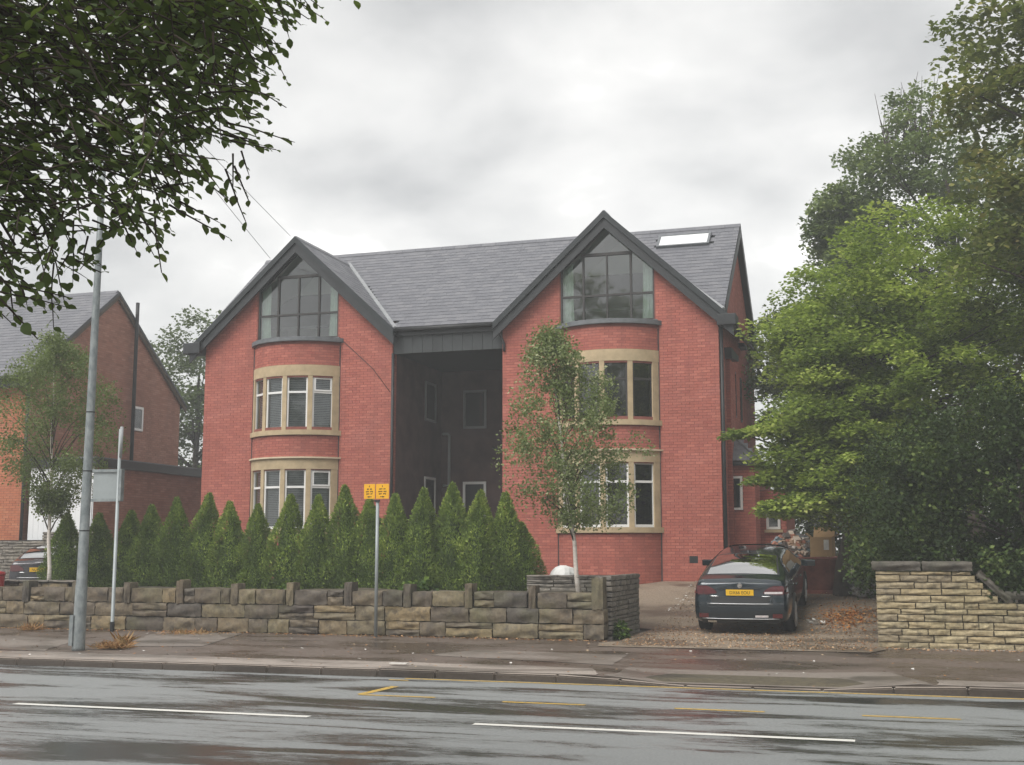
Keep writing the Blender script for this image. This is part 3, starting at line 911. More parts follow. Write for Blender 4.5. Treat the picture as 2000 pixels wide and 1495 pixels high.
# roofs: boards, slates, ridge tiles, valleys
m_ = MB()
for c in (CL, CR):
    for s_ in (-1, 1):
        e_ = 3.16 if (c == CL) == (s_ == 1) else 3.42
        m_.add([(c, YF - .28, APX - .01), (c, 36.5, APX - .01), (c + s_ * e_, 36.5, APX - .01 - SLP * e_), (c + s_ * e_, YF - .28, APX - .01 - SLP * e_),
                (c, YF - .28, APX - .09), (c, 36.5, APX - .09), (c + s_ * e_, 36.5, APX - .09 - SLP * e_), (c + s_ * e_, YF - .28, APX - .09 - SLP * e_)],
               [(0, 1, 2, 3), (4, 5, 6, 7), (0, 3, 7, 4), (2, 3, 7, 6)])
m_.build('roof_deck', 'dark_trim', house)
XV0, XV1 = XL0 - .25, XR1 + .17
m_ = MB()
yb = RY + (RZ - 8.0) / MS
e2 = YF + .32
m_.prism([(EY, zm(EY) - .01), (RY, RZ - .01), (yb, 7.99), (yb, 7.90), (RY, RZ - .12), (EY, zm(EY) - .1)], XL1 - .28, XR0 + .28, 'x') if False else m_.prism([(EY, zm(EY) - .01), (RY, RZ - .01), (RY, RZ - .12), (EY, zm(EY) - .1)], XL1 + .004, XR0 - .004, 'x')
m_.prism([(e2, zm(e2) - .01), (RY, RZ - .01), (yb, 7.99), (yb, 7.90), (RY, RZ - .12), (e2, zm(e2) - .1)], XV0, XL1 + .003, 'x')
m_.prism([(e2, zm(e2) - .01), (RY, RZ - .01), (yb, 7.99), (yb, 7.90), (RY, RZ - .12), (e2, zm(e2) - .1)], XR0 - .003, XV1, 'x')
m_.prism([(RY, RZ - .01), (yb, 7.99), (yb, 7.90), (RY, RZ - .12)], XL1 + .004, XR0 - .004, 'x')
m_.build('roof_deck', 'dark_trim', house)
def in_wing(x, y, z, m=0):
    for c in (CL, CR):
        e_ = 3.3
        if abs(x - c) < e_ and zw(x, c) > z + m: return True
    return False
s1 = math.hypot(RY - EY, RZ - zm(EY))
def keepm(u, s_):
    x = XV0 + u; y = EY + (RY - EY) * s_ / s1; z = zm(EY) + (RZ - zm(EY)) * s_ / s1
    if -6.56 < x < -4.93 and 34.98 < y < 35.66: return False
    if y < YF + .3 and not XL1 < x < XR0 and x < XR1 - .3: return False
    return not in_wing(x, y, z, -.02)
slates(house, (XV0, EY, zm(EY)), (1, 0, 0), (0, RY - EY, RZ - zm(EY)), XV1 - XV0, s1 - .03, keepm, 300, key=lambda p: (p - Vector((-3, 20, 2))).length)
slates(house, (XV1, yb, 7.99), (-1, 0, 0), (0, RY - yb, RZ - 7.99), XV1 - XV0, math.hypot(RY - yb, RZ - 7.99) - .03)
for c in (CL, CR):
    for s_ in (-1, 1):
        e_ = 3.16 if (c == CL) == (s_ == 1) else 3.42
        ez = APX - SLP * e_; L = math.hypot(e_, SLP * e_)
        if s_ == 1: O, U = (c + e_, YF - .26, ez), (0, 1, 0)
        else: O, U = (c - e_, 36.3, ez), (0, -1, 0)
        def kp(u, s__, c=c, s_=s_, O=O, U=U, e_=e_, L=L):
            y = O[1] + U[1] * u; x = O[0] - s_ * e_ * s__ / L; z = zw(x, c)
            return y < YF - .05 or z > zm(y) - .02
        slates(house, O, U, (-s_ * e_, 0, SLP * e_), 4.6, L - .03, kp)
rm = ridge_mesh(.45, .15, .115)
y = YF - .28
for c in (CL, CR):
    for k in range(8):
        inst('ridge_tile', rm, house, (c, YF - .28 + .45 * k, APX + .035))
k = 0
rm2 = ridge_mesh(.45, .15, .105)
x = XV0
while x < XV1 - .1:
    inst('ridge_tile', rm2, house, (x, RY, RZ + .035), (0, 0, -math.pi / 2)); x += .45
# lead valleys
for c in (CL, CR):
    for s_ in (-1, 1):
        m_ = MB(); pts = []
        for d in np.linspace(.02, 3.15, 12):
            z = APX - SLP * d; y = RY - (RZ - z) / MS
            pts.append((c + s_ * d, y, z + .035))
        m_.tube(pts, .075, 6); m_.build('valley', 'lead_light', house)
# skylight
def onroof(x, y, d=0):
    return Vector((x, y - d * MS / math.hypot(1, MS), zm(y) + d / math.hypot(1, MS)))
sk = MB()
A = [(-6.52, 35.02), (-4.96, 35.02), (-4.96, 35.62), (-6.52, 35.62)]
B = [(-6.45, 35.07), (-5.03, 35.07), (-5.03, 35.57), (-6.45, 35.57)]
vs = [onroof(*p, 0) for p in A] + [onroof(*p, .10) for p in A] + [onroof(*p, .10) for p in B] + [onroof(*p, .07) for p in B]
sk.add(vs, [(i, (i + 1) % 4, 4 + (i + 1) % 4, 4 + i) for i in range(4)] + [(4 + i, 4 + (i + 1) % 4, 8 + (i + 1) % 4, 8 + i) for i in range(4)] + [(8 + i, 8 + (i + 1) % 4, 12 + (i + 1) % 4, 12 + i) for i in range(4)])
so = sk.build('skylight', 'lead', house)
MB().add([onroof(*p, .08) for p in B], [(0, 1, 2, 3)]).build('pane', 'white_paint', so, recalc=False)
# bargeboards
def barge(c, el, er, y0, y1, zo, zi, mat, name):
    m_ = MB(); q = APX
    m_.prism([(c - el, q + zo - SLP * el), (c, q + zo), (c, q + zi), (c - el, q + zi - SLP * el)], y0, y1)
    m_.prism([(c, q + zo), (c + er, q + zo - SLP * er), (c + er, q + zi - SLP * er), (c, q + zi)], y0, y1)
    m_.build(name, mat, house)
for c, el, er in ((CL, 3.42, 3.16), (CR, 3.16, 3.42)):
    barge(c, el, er, YF - .33, YF - .27, .03, -.16, 'trim_slate', 'verge_trim')
    barge(c, el, er, YF - .27, YF - .22, -.10, -.44, 'dark_trim', 'bargeboard')
    barge(c, el, er, YF - .22, YF + .001, -.12, -.20, 'dark_trim', 'soffit')
for x0, x1 in ((-20.22, -19.66), (-4.33, -3.84)):
    MB().prism([(x0, 7.66), (x1, 7.66), (x1, 7.98), (x0, 7.98)] if x0 < -10 else [(x0, 7.66), (x1, 7.66), (x1, 7.95), (x0, 7.95)], YF - .36, YF + .25).build('eave_box', 'dark_trim', house, bevel=.01)
MB().tube([(-20.12, YF - .3, 7.92), (-20.12, HB, 7.92)], .06).build('gutter', 'black_plastic', house)
# main verge on the right flank
for x0, x1 in ((XR1 + .10, XR1 + .19),):
    m_ = MB()
    m_.prism([(EY + .25, zm(EY + .25) - .02), (RY, RZ - .02), (RY, RZ - .34), (EY + .25, zm(EY + .25) - .34)], x0, x1, 'x')
    m_.prism([(RY, RZ - .02), (yb, 7.97), (yb, 7.66), (RY, RZ - .34)], x0, x1, 'x')
    m_.build('bargeboard', 'dark_trim', house)
m_ = MB(); m_.prism([(RY, RZ - .2), (yb, 7.80), (yb, 7.74), (RY, RZ - .26)], XR1 + .002, XR1 + .10, 'x'); m_.build('soffit', 'dark_trim', house)
# recess head: gutter, fascia, tile-hung panel, ceiling
MB().tube([(XL1 + .02, EY - .06, 8.06), (XR0 - .02, EY - .06, 8.06)], .065, 10).build('gutter', 'black_plastic', house, True)
MB().box(XL1 + .002, XR0 - .002, EY + .02, EY + .06, 7.90, 8.12).build('fascia', 'dark_trim', house)
for k in range(11):
    x0 = XL1 + .003 + k * (XR0 - XL1 - .006) / 11
    MB().box(x0, x0 + (XR0 - XL1) / 11 - .008, EY + .10 + .003 * (k % 2), EY + .16, 7.40, 7.92).build('panel', 'grey_panel', house)
MB().box(XL1 + .004, XR0 - .004, EY + .17, 35.99, 7.42, 7.50).build('ceiling', 'dark_trim', house)
# corner strips and downpipes
def pipe(pts, rad, mat, name='downpipe'): return MB().tube(pts, rad, 8).build(name, mat, house, True)
pipe([(XL1 + .04, YF - .05, 7.4), (XL1 + .04, YF - .05, .8)], .045, 'black_plastic')
pipe([(XR0 - .12, EY - .06, 8.02), (XR0 - .10, EY - .05, 7.9), (XR0 + .06, YF - .05, 7.5), (XR0 + .06, YF - .05, 7.3)], .035, 'dark_trim')
pipe([(XR1 + .06, YF + .06, 7.7), (XR1 + .06, YF + .06, .9)], .05, 'black_plastic')
pipe([(-13.52, 35.9, 5.45), (-13.36, 35.9, 5.45), (-13.30, 35.9, 5.40), (-13.30, 35.9, 3.85), (-13.50, 35.9, 3.84)], .045, 'pvc_grey', 'waste_pipe')
pipe([(-11.9, 35.95, 5.0), (-11.0, 35.95, 4.55)], .03, 'black_plastic', 'waste_pipe')
# recess windows
def flatwin(p0, ux, wd, hgt, nrm, frame, glassm, fw_=.06, name='window', parent=house, bars=()):
    ux = Vector(ux); nrm = Vector(nrm); p0 = Vector(p0)
    def P(u, v, d): return p0 + ux * u + Vector((0, 0, v)) + nrm * d
    m_ = MB()
    def bar(u0, u1, v0, v1, d0=-.03, d1=.035):
        vs = [P(u, v, d) for d in (d0, d1) for u, v in ((u0, v0), (u1, v0), (u1, v1), (u0, v1))]
        m_.add(vs, [(0, 1, 2, 3), (4, 5, 6, 7), (0, 1, 5, 4), (1, 2, 6, 5), (2, 3, 7, 6), (3, 0, 4, 7)])
    bar(0, fw_, 0, hgt); bar(wd - fw_, wd, 0, hgt); bar(fw_, wd - fw_, 0, fw_, -.03, .033); bar(fw_, wd - fw_, hgt - fw_, hgt, -.03, .033)
    for v in bars: bar(fw_, wd - fw_, v - .025, v + .025, -.03, .033)
    o = m_.build(name, frame, parent)
    e_ = [fw_] + list(bars) + [hgt - fw_]
    for v0, v1 in zip(e_[:-1], e_[1:]):
        MB().add([P(fw_ * .5, v0, .015), P(wd - fw_ * .5, v0, .015), P(wd - fw_ * .5, v1, .015), P(fw_ * .5, v1, .015)], [(0, 1, 2, 3)]).build('pane', glassm, o, recalc=False)
    MB().add([P(fw_ * .5, fw_ * .5, .004), P(wd - fw_ * .5, fw_ * .5, .004), P(wd - fw_ * .5, hgt - fw_ * .5, .004), P(fw_ * .5, hgt - fw_ * .5, .004)], [(0, 1, 2, 3)]).build('blind_or_dark', 'room_dark', o, recalc=False)  # dark sheet behind the panes, the unlit room put into its colour
    return o
flatwin((-12.87, 36.0, 5.60), (1, 0, 0), .76, 1.2, (0, -1, 0), 'pvc_grey', 'glass', .07)
flatwin((-12.87, 36.0, 2.75), (1, 0, 0), .76, 1.2, (0, -1, 0), 'white_upvc', 'glass', .08)
flatwin((XL1, 34.55, 5.75), (0, 1, 0), .9, 1.2, (1, 0, 0), 'pvc_grey', 'glass', .07)
flatwin((XL1, 34.55, 2.85), (0, 1, 0), .9, 1.2, (1, 0, 0), 'white_upvc', 'glass', .07)
# right flank: pier, corbels, slit windows, lean-to
MB().box(XR1 + .001, XR1 + .12, 33.2, 34.3, .8, 7.0).build('chimney_breast', 'mortar', house)
bk.lay(lambda u, v, d: Vector((XR1 + .12 + d, u, v)), 33.2, 34.3, .85, 7.0)
bk.lay(lambda u, v, d: Vector((XR1 + .12 - u, 33.2 - d, v)), 0, .12, .85, 7.0)
MB().prism([(33.0, 7.28), (34.6, 7.28), (34.6, 7.12), (33.1, 7.0)], XR1 + .001, XR1 + .20, 'x').build('corbel', 'dark_trim', house)
MB().box(XR1 + .001, XR1 + .18, 36.2, 36.9, 7.80, 7.92).build('corbel', 'dark_trim', house)
flatwin((XR1, 34.9, 5.6), (0, 1, 0), .35, 1.3, (1, 0, 0), 'dark_frame', 'glass_dark', .05)
flatwin((XR1, 36.3, 5.6), (0, 1, 0), .30, 1.3, (1, 0, 0), 'dark_frame', 'glass_dark', .05)
m_ = MB(); m_.box(XR1 + .001, -3.66, 33.4, 37.5, .8, 4.25); m_.box(-3.659, -2.95, 34.6, 37.4, .8, 3.5); m_.build('side_bay_wall', 'mortar', house)
bk.lay(lambda u, v, d: Vector((u, 33.4 - d, v)), XR1 + .05, -3.66, .85, 4.2, [(-4.30, -3.98, 2.9, 3.85)])
bk.lay(lambda u, v, d: Vector((-3.66 + d, u, v)), 33.4, 34.6, .85, 4.2)
bk.lay(lambda u, v, d: Vector((u, 34.6 - d, v)), -3.65, -2.95, .85, 3.5, [(-3.5, -3.1, 2.4, 3.2)])
flatwin((-4.30, 33.395, 2.92), (1, 0, 0), .32, .9, (0, -1, 0), 'white_upvc', 'glass', .06)
flatwin((-3.5, 34.595, 2.42), (1, 0, 0), .38, .8, (0, -1, 0), 'white_upvc', 'glass', .07)
MB().box(-3.55, -3.05, 34.5, 34.59, 2.33, 2.41).build('sill', 'sandstone_trim', house)
m_ = MB(); m_.add([(XR1 + .01, 33.25, 4.22), (-3.52, 33.25, 4.22), (-3.52, 37.6, 4.22), (XR1 + .01, 37.6, 4.22), (XR1 + .01, 33.9, 4.98), (XR1 + .01, 37.2, 4.98)],
               [(0, 1, 4), (1, 2, 5, 4), (2, 3, 5), (0, 3, 2, 1)]); m_.build('lean_to_roof', 'slate', house)
def hip(O, U, Sd, ul, sl, kp): slates(house, O, U, Sd, ul, sl, kp)
hip((XR1 + .01, 33.25, 4.22), (1, 0, 0), (0, .65, .76), .83, .98, lambda u, s_: u < .83 * (1 - s_ / 1.0) + .05)
MB().tube([(-3.50, 33.22, 4.25), (XR1 + .02, 33.9, 5.02)], .03, 6).build('hip_tile', 'lead', house)
MB().box(XR1 + .02, -3.5, 33.24, 33.30, 4.10, 4.215).build('fascia', 'dark_trim', house)
MB().box(-5.22, -5.00, YF - .012, YF + .02, 1.52, 1.70).build('air_vent', 'black_plastic', house)
# telephone clips and lead-in on the left gable
pipe([(-15.15, YF - .02, 7.85), (-14.2, YF - .02, 7.0), (-13.65, YF - .02, 6.3)], .008, 'dark_trim', 'cable')
bk.build(house, 300, key=lambda t: (t[0](t[1], t[2], 0) - Vector((-3.4, 25, 1.5))).length)

# ornaments on the attic sills
orn = MB().tube([(0, 0, 0), (0, 0, .02), (0, 0, .08), (0, 0, .10), (0, 0, .13), (0, 0, .18), (0, 0, .22), (0, 0, .235)], [.06, .075, .07, .04, .03, .045, .04, .01], 12)
tag(orn.build('ornament', 'ornament_white', smooth=True), 'white figurine on the sill of the left gable window', 'ornament')
bpy.data.objects['ornament'].location = (-16.05, YF + .2, GB)
for k, x in enumerate((-17.25, -16.95, -16.72)):
    m_ = MB().tube([(-.05 - .02 * k, 0, .02), (.05 + .02 * k, 0, .025)], [.025, .03], 8).tube([(0, 0, .03), (0, 0, .09)], [.03, .012], 8)
    o = m_.build('ornament', 'ornament_white', smooth=True); o.location = (x, YF + .2, GB)
    tag(o, ('small white trinket leftmost on the left gable window sill', 'white trinket second along the left gable window sill', 'white trinket just left of centre on the left gable sill')[k], 'ornament', 'trinkets on the left gable sill')
o = MB().box(-.16, .16, -.05, .05, 0, .08).box(-.10, .06, -.04, .04, .08, .11).build('ornament', 'ornament_white', bevel=.01); o.location = (-7.78, YF + .22, GB)
tag(o, 'small white box on the sill of the right gable window', 'ornament')

# ------------------------------------------------------------------ neighbouring house and garage
nh = empty('neighbour_house', (0, 0, 0), 'older brown brick neighbour house with plain gable end and slate roof', 'house')
NX, NF, NB_, NRY, NRZ, NE = -25.5, 31.5, 39.85, 35.70, 10.70, 7.42
m_ = MB()
m_.prism([(NF, .6), (NB_, .6), (NB_, NE), (NRY, NRZ - .15), (NF, NE)], NX - .3, NX, 'x')
m_.box(-40, NX - .301, NF, NF + .3, .6, NE)
m_.build('wall', 'mortar_old', nh)
nbk = Bricks('brick_old')
def nlim(v):
    if v < NE: return NF + .02, NB_ - .02
    t = (NRZ - .2 - v) / (NRZ - NE); return NRY - t * (NRY - NF), NRY + t * (NB_ - NRY)
nbk.lay(lambda u, v, d: Vector((NX + d, u, v)), NF + .02, NB_, .65, NRZ, [(36.9, 37.5, 6.0, 6.9), (0, 50, 0, 1.5)], nlim)
nbk.build(nh)
obk = Bricks('brick_orange')
obk.lay(lambda u, v, d: Vector((u, NF - d, v)), -34, NX, .65, NE - .2, [(-29.2, -27.0, 5.4, 6.6)])
obk.build(nh)
flatwin((NX, 36.9, 6.02), (0, 1, 0), .6, .85, (1, 0, 0), 'white_upvc', 'glass', .08, parent=nh)
flatwin((-29.2, NF, 5.4), (1, 0, 0), 2.2, 1.2, (0, -1, 0), 'white_upvc', 'glass', .08, parent=nh)
fo, bo = NF - .35, NB_ + .3
def nz(y): return NRZ - (NRZ - NE) / (NRY - NF) * abs(NRY - y)
m_ = MB(); m_.prism([(fo, nz(fo)), (NRY, NRZ), (bo, nz(bo)), (bo, nz(bo) - .1), (NRY, NRZ - .12), (fo, nz(fo) - .1)], -40, NX + .12, 'x'); m_.build('roof_deck', 'dark_trim', nh)
slates(nh, (-34, fo, nz(fo)), (1, 0, 0), (0, NRY - fo, NRZ - nz(fo)), 34 + NX + .12, math.hypot(NRY - fo, NRZ - nz(fo)) - .02)
x = -34.0
while x < NX: inst('ridge_tile', rm2, nh, (x, NRY, NRZ + .035), (0, 0, -math.pi / 2)); x += .45
m_ = MB()
m_.prism([(fo, nz(fo) - .02), (NRY, NRZ - .02), (NRY, NRZ - .26), (fo, nz(fo) - .26)], NX + .03, NX + .10, 'x')
m_.prism([(NRY, NRZ - .02), (bo, nz(bo) - .02), (bo, nz(bo) - .26), (NRY, NRZ - .26)], NX + .03, NX + .10, 'x')
m_.build('bargeboard', 'wood_pole', nh)
MB().tube([(-34, fo - .05, nz(fo) - .03), (NX + .1, fo - .05, nz(fo) - .03)], .07, 8).build('gutter', 'black_plastic', nh, True)
MB().box(-34, NX + .02, fo + .02, NF, nz(fo) - .3, nz(fo) - .12).build('fascia', 'black_plastic', nh)
MB().tube([(NX + .16, 36.7, 4.3), (NX + .16, 36.7, 9.95), (NX + .16, 36.7, 10.5)], .065, 10).build('soil_pipe', 'black_plastic', nh, True)
MB().tube([(NX + .02, NF - .08, 7.0), (NX + .02, NF - .08, 1)], .05, 8).build('downpipe', 'black_plastic', nh, True)

gr = empty('garage', (0, 0, 0), 'flat roofed brick garage with white front beside the neighbour house', 'garage')
GX1 = -23.0
m_ = MB(); m_.box(NX + .22, GX1, NF + .0, 41, .6, 4.35); m_.build('wall', 'mortar_old', gr)
gbk = Bricks('brick_old'); gbk.lay(lambda u, v, d: Vector((GX1 + d, u, v)), NF, 41, .65, 4.35); gbk.build(gr)
MB().box(NX + .2, GX1 + .12, NF - .1, 41.2, 4.351, 4.60).build('roof_edge', 'dark_trim', gr)
MB().box(NX + .22, GX1 + .1, NF - .08, 41.1, 4.601, 4.64).build('roof_felt', 'lead', gr)
d_ = MB()
for k in range(12):
    x0 = NX + .24 + k * .186
    d_.box(x0, x0 + .180, NF - .05, NF - .012, .9, 3.85)
tag(d_.build('garage_door', 'white_paint', gr), kind='stuff')
MB().box(NX + .22, GX1, NF - .02, NF - .004, .9, 4.34).build('door_frame', 'white_paint', gr)

# ------------------------------------------------------------------ cars
def make_car(name, loc, pitch, paintm, plate, label, L=4.86, H=1.47, Wd=.93, rotz=0, logo=True, scl=1.0):
    car = empty(name, loc, label, 'car')
    car.scale = (scl, scl, scl)
    car.rotation_euler = (pitch, 0, rotz)
    ky = L / 4.86; kz = H / 1.47; kx = Wd / .93
    ST_ = [0, .05, .16, .36, .70, 1.05, 1.42, 1.9, 2.5, 3.1, 3.5, 3.9, 4.35, 4.65, 4.8, 4.86]
    WW = [.835, .875, .90, .915, .928, .93, .93, .93, .93, .93, .93, .925, .905, .86, .77, .6]
    BB = [1.01, 1.02, 1.025, 1.03, 1.02, 1.01, .99, .97, .96, .95, .94, .93, .88, .80, .70, .6]
    TT = [1.085, 1.13, 1.15, 1.165, 1.30, 1.40, 1.452, 1.465, 1.47, 1.42, 1.28, 1.06, .98, .88, .76, .64]
    RR = [.69, .735, .755, .765, .70, .645, .61, .595, .59, .60, .64, .72, .74, .70, .6, .45]
    ZB = [.33, .30, .28, .26, .25, .24, .22, .2, .2, .2, .2, .22, .24, .26, .28, .32]
    def prof(y):
        W_, B_, T_, R2, zb = (interp(y, ST_, q) for q in (WW, BB, TT, RR, ZB))
        up_ = T_ - B_
        return [(0, zb), (.8 * W_, zb), (.965 * W_, zb + .07), (W_, .5), (.998 * W_, .72), (.985 * W_, .88), (.955 * W_, B_),
                (.5 * .945 * W_ + .5 * R2 + .02, B_ + .55 * up_), (R2 + .03, T_ - .10 * up_), (R2 * .82, T_ - .02 * up_), (R2 * .45, T_ + .006), (0, T_ + .012)]
    def yo(y, z):
        if y > .2: return y
        k = 1 - y / .2
        return y + k * interp(z, [.3, .42, .66, .72, .86, 1.02, 1.12], [.03, -.06, -.07, -.04, .0, .015, .05])
    def P(x, y, z): return (x * kx, y * ky, z * kz)
    body = MB(); rows = []
    for y in ST_:
        h = prof(y)
        full = [(-x, z) for x, z in h] + [(x, z) for x, z in h[-2::-1]]
        rows.append([P(x, yo(y, z), z) for x, z in full])
    body.grid(rows)
    # tail: strips between the mirrored profile points, bowed backwards in plan
    h = prof(0); tail = []
    for x, z in h[:-1]:
        row = []
        for i in range(9):
            t = -1 + 2 * i / 8
            row.append(P(x * t, yo(0, z) - .055 * (1 - t * t), z))
        tail.append(row)
    top = [P(0, yo(0, h[-1][1]) - .03, h[-1][1])] * 9
    body.grid(tail + [top], flip=True)
    h = prof(4.86); body.add([P(-x, 4.86, z) for x, z in h] + [P(x, 4.86, z) for x, z in h[-2:0:-1]], [tuple(range(2 * len(h) - 2))])
    bo_ = body.build('body', paintm, car, smooth=True)
    me = bo_.data
    bm = bmesh.new(); bm.from_mesh(me); bmesh.ops.remove_doubles(bm, verts=bm.verts, dist=.0008); bmesh.ops.recalc_face_normals(bm, faces=bm.faces); bm.to_mesh(me); bm.free()
    md = bo_.modifiers.new('sub', 'SUBSURF'); md.levels = 1; md.render_levels = 2
    def top(y, f):   # point on the upper surface at fraction f of its half width
        pr_ = prof(y); x = f * (pr_[8][0]); ax = abs(x)
        z = interp(ax, [0, pr_[10][0], pr_[9][0], pr_[8][0]], [pr_[11][1], pr_[10][1], pr_[9][1], pr_[8][1]])
        return x, z
    def panel(y0, y1, f0, f1, off, ny=8, nx=10):
        rows = []
        for i in range(ny + 1):
            y = y0 + (y1 - y0) * i / ny
            f = f0 + (f1 - f0) * i / ny
            rows.append([P(top(y, -f + 2 * f * j / nx)[0], y - off * .45, top(y, -f + 2 * f * j / nx)[1] + off) for j in range(nx + 1)])
        return MB().grid(rows)
    panel(.375, 1.40, .90, .95, .006).build('rear_window_surround', 'black_plastic', car, True)
    panel(.41, 1.33, .85, .90, .011).build('rear_window', 'car_glass', car, True)
    panel(3.05, 3.85, .93, .93, .010).build('windscreen', 'car_glass', car, True)
    for s_ in (-1, 1):
        rows = []
        for y in np.linspace(.95, 3.55, 14):
            pr_ = prof(y)
            rows.append([P(s_ * (pr_[6][0] + (pr_[8][0] - pr_[6][0]) * t + .012 + .012 * math.sin(math.pi * t)), y, pr_[6][1] + (pr_[8][1] - pr_[6][1]) * t) for t in (.06, .3, .55, .75, .9)])
        MB().grid(rows).build('side_window', 'car_glass', car, True)
        MB().tube([P(s_ * (prof(y)[6][0] + .012), y, prof(y)[6][1] + .008) for y in np.linspace(.8, 3.6, 12)], .008, 6).build('window_trim', 'chrome', car, True)
        mm = MB(); mm.prism([(1.02 * s_, 3.2), (1.20 * s_, 3.22), (1.18 * s_, 3.34), (.9 * s_, 3.36), (.9 * s_, 3.28)], .95, 1.08, 'z')
        mo = mm.build('door_mirror', paintm, car, bevel=.02); mo.scale = (kx, ky, kz)
        for y in (1.25, 2.35):
            MB().box(*sorted((s_ * .925 * kx, s_ * .965 * kx)), y * ky, (y + .2) * ky, .86 * kz, .885 * kz).build('door_handle', paintm, car, bevel=.008)
        for yy in (.98, 3.86):
            rad = .335
            wx0, wx1 = s_ * .70 * kx, s_ * .925 * kx
            cy = yy * ky
            t = MB().tube([(wx0, cy, rad), (wx0 + s_ * .02, cy, rad), (wx1 - s_ * .03, cy, rad), (wx1, cy, rad)], [rad * .92, rad, rad, rad * .92], 28)
            wo = t.build('tyre', 'tyre', car, True)
            r_ = MB()
            for k in range(10):
                a = 2 * math.pi * k / 10
                r_.tube([(wx1 + s_ * .004, cy, rad), (wx1 + s_ * .004, cy + .22 * math.cos(a), rad + .22 * math.sin(a))], .018, 6)
            r_.tube([(wx1 + s_ * .004, cy + .225 * math.cos(a), rad + .225 * math.sin(a)) for a in np.linspace(0, 2 * math.pi, 25)], .018, 6)
            r_.build('rim', 'alloy', wo, True)
            a_ = MB(); a_.tube([(s_ * .915 * kx, cy + .385 * math.cos(a), rad + .385 * math.sin(a)) for a in np.linspace(-.1, math.pi + .1, 20)], .035, 6)
            a_.build('wheel_arch', 'black_plastic', car, True)
    # rear fascia
    def rear(x, z, d=0):   # point on the tail surface
        pr_ = prof(0); zs = [p[1] for p in pr_[:-1]]; hw = interp(z, zs, [p[0] for p in pr_[:-1]])
        t = max(-1, min(1, x / max(hw, .01)))
        return P(x, yo(0, z) - .055 * (1 - t * t) - d, z)
    def decal(poly_rows, d, name, mat, parent=None, th=.0):
        return MB().grid([[rear(x, z, d) for x, z in row] for row in poly_rows]).build(name, mat, parent or car, True)
    def quadrows(zs, lims, n=8):
        return [[(a + (b2 - a) * i / n, z) for i in range(n + 1)] for z, (a, b2) in zip(zs, lims)]
    for s_ in (-1, 1):
        # lamp wraps from the lid round the corner
        zz = [.865, .90, .955, 1.01, 1.03]
        inn = [.62, .43, .47, .56, .62]; outn = [.80, .815, .818, .815, .80]
        lr = [[(s_ * (i_ + (o_ - i_) * k / 8), z) for k in range(9)] for z, i_, o_ in zip(zz, inn, outn)]
        lo = decal(lr, .014, 'tail_light', 'light_red')
        zz2 = [.885, .905, .925]
        decal([[(s_ * (.46 + (.79 - .46) * k / 8), z) for k in range(9)] for z in zz2], .019, 'light_strip', 'light_clear' if s_ > 0 else 'light_red', lo)
        # side wrap of the lamp
        MB().grid([[P(s_ * (prof(y)[5][0] + .008) if z < .9 else s_ * (prof(y)[6][0] + .006), y, z) for y in (.0, .06, .14, .24)] for z in (.88, .92, .965, 1.01)]).build('tail_light', 'light_red', car, True)
        decal(quadrows([.44, .52], [(s_ * .60, s_ * .78)] * 2), .012, 'reflector', 'light_red')
        decal(quadrows([.73, .82], [(s_ * .66, s_ * .80), (s_ * .60, s_ * .80)]), .008, 'bumper_corner', paintm)
    decal(quadrows([.715, .73, .795, .83], [(-.50, .50), (-.53, .53), (-.56, .56), (-.57, .57)]), .010, 'boot_recess_shadow', 'black_plastic')  # black decal, shadow of the boot recess put in as colour
    MB().tube([rear(x, .705, .012) for x in np.linspace(-.62, .62, 14)], .010, 6).build('boot_crease', 'alloy', car, True)
    MB().tube([rear(x, .985, .004) for x in np.linspace(-.40, .40, 10)], .007, 6).build('boot_edge', 'black_plastic', car, True)
    for s_ in (-1, 1):
        MB().tube([rear(s_ * x, .84, .012) for x in np.linspace(.40, .58, 5)], .009, 6).build('chrome_strip', 'chrome', car, True)
    for s_ in (-1, 1):
        MB().tube([rear(s_ * x, z, .003) for x, z in ((.63, 1.02), (.625, .95), (.62, .87), (.60, .80), (.585, .72))], .005, 5).build('boot_shutline', 'black_plastic', car, True)
    MB().tube([rear(x, .655 - .0 * x, .004) for x in np.linspace(-.84, .84, 18)], .005, 5).build('bumper_seam', 'black_plastic', car, True)
    decal(quadrows([.20 + .12, .37, .42], [(-.72, .72), (-.74, .74), (-.74, .74)]), .012, 'bumper_valance', 'black_plastic')
    MB().tube([rear(x, .425, .016) for x in np.linspace(-.72, .72, 14)], .008, 6).build('valance_trim', 'alloy', car, True)
    decal(quadrows([.34, .385], [(-.62, -.45)] * 2), .02, 'exhaust_tip', 'chrome')
    decal(quadrows([.455, .495], [(.28, .52)] * 2), .011, 'reverse_light', 'light_clear')
    y0 = rear(0, .90, 0)[1] - .02
    pl = MB().box(-.26, .26, y0 - .012, y0, .857 * kz, .857 * kz + .111).build('number_plate', 'plate_yellow', car, bevel=.004)
    text_obj(plate, .088, 'plate_letters', 'plate_black', pl, (0, y0 - .0135, .857 * kz + .053), (math.pi / 2, 0, 0), .0006, .92)
    if logo:
        bd = MB(); yb_ = rear(0, 1.035, 0)[1]
        bd.tube([(0, yb_ + .02, 1.04 * kz), (0, yb_ - .016, 1.04 * kz)], .045, 20)
        bo2 = bd.build('badge', 'chrome', car, False)
        MB().tube([(-.018, yb_ - .018, 1.023 * kz), (.012, yb_ - .018, 1.058 * kz)], [.008, .003], 6).tube([(-.02, yb_ - .018, 1.043 * kz), (.02, yb_ - .018, 1.043 * kz)], .004, 6).build('badge_emblem', 'pvc_grey', bo2)
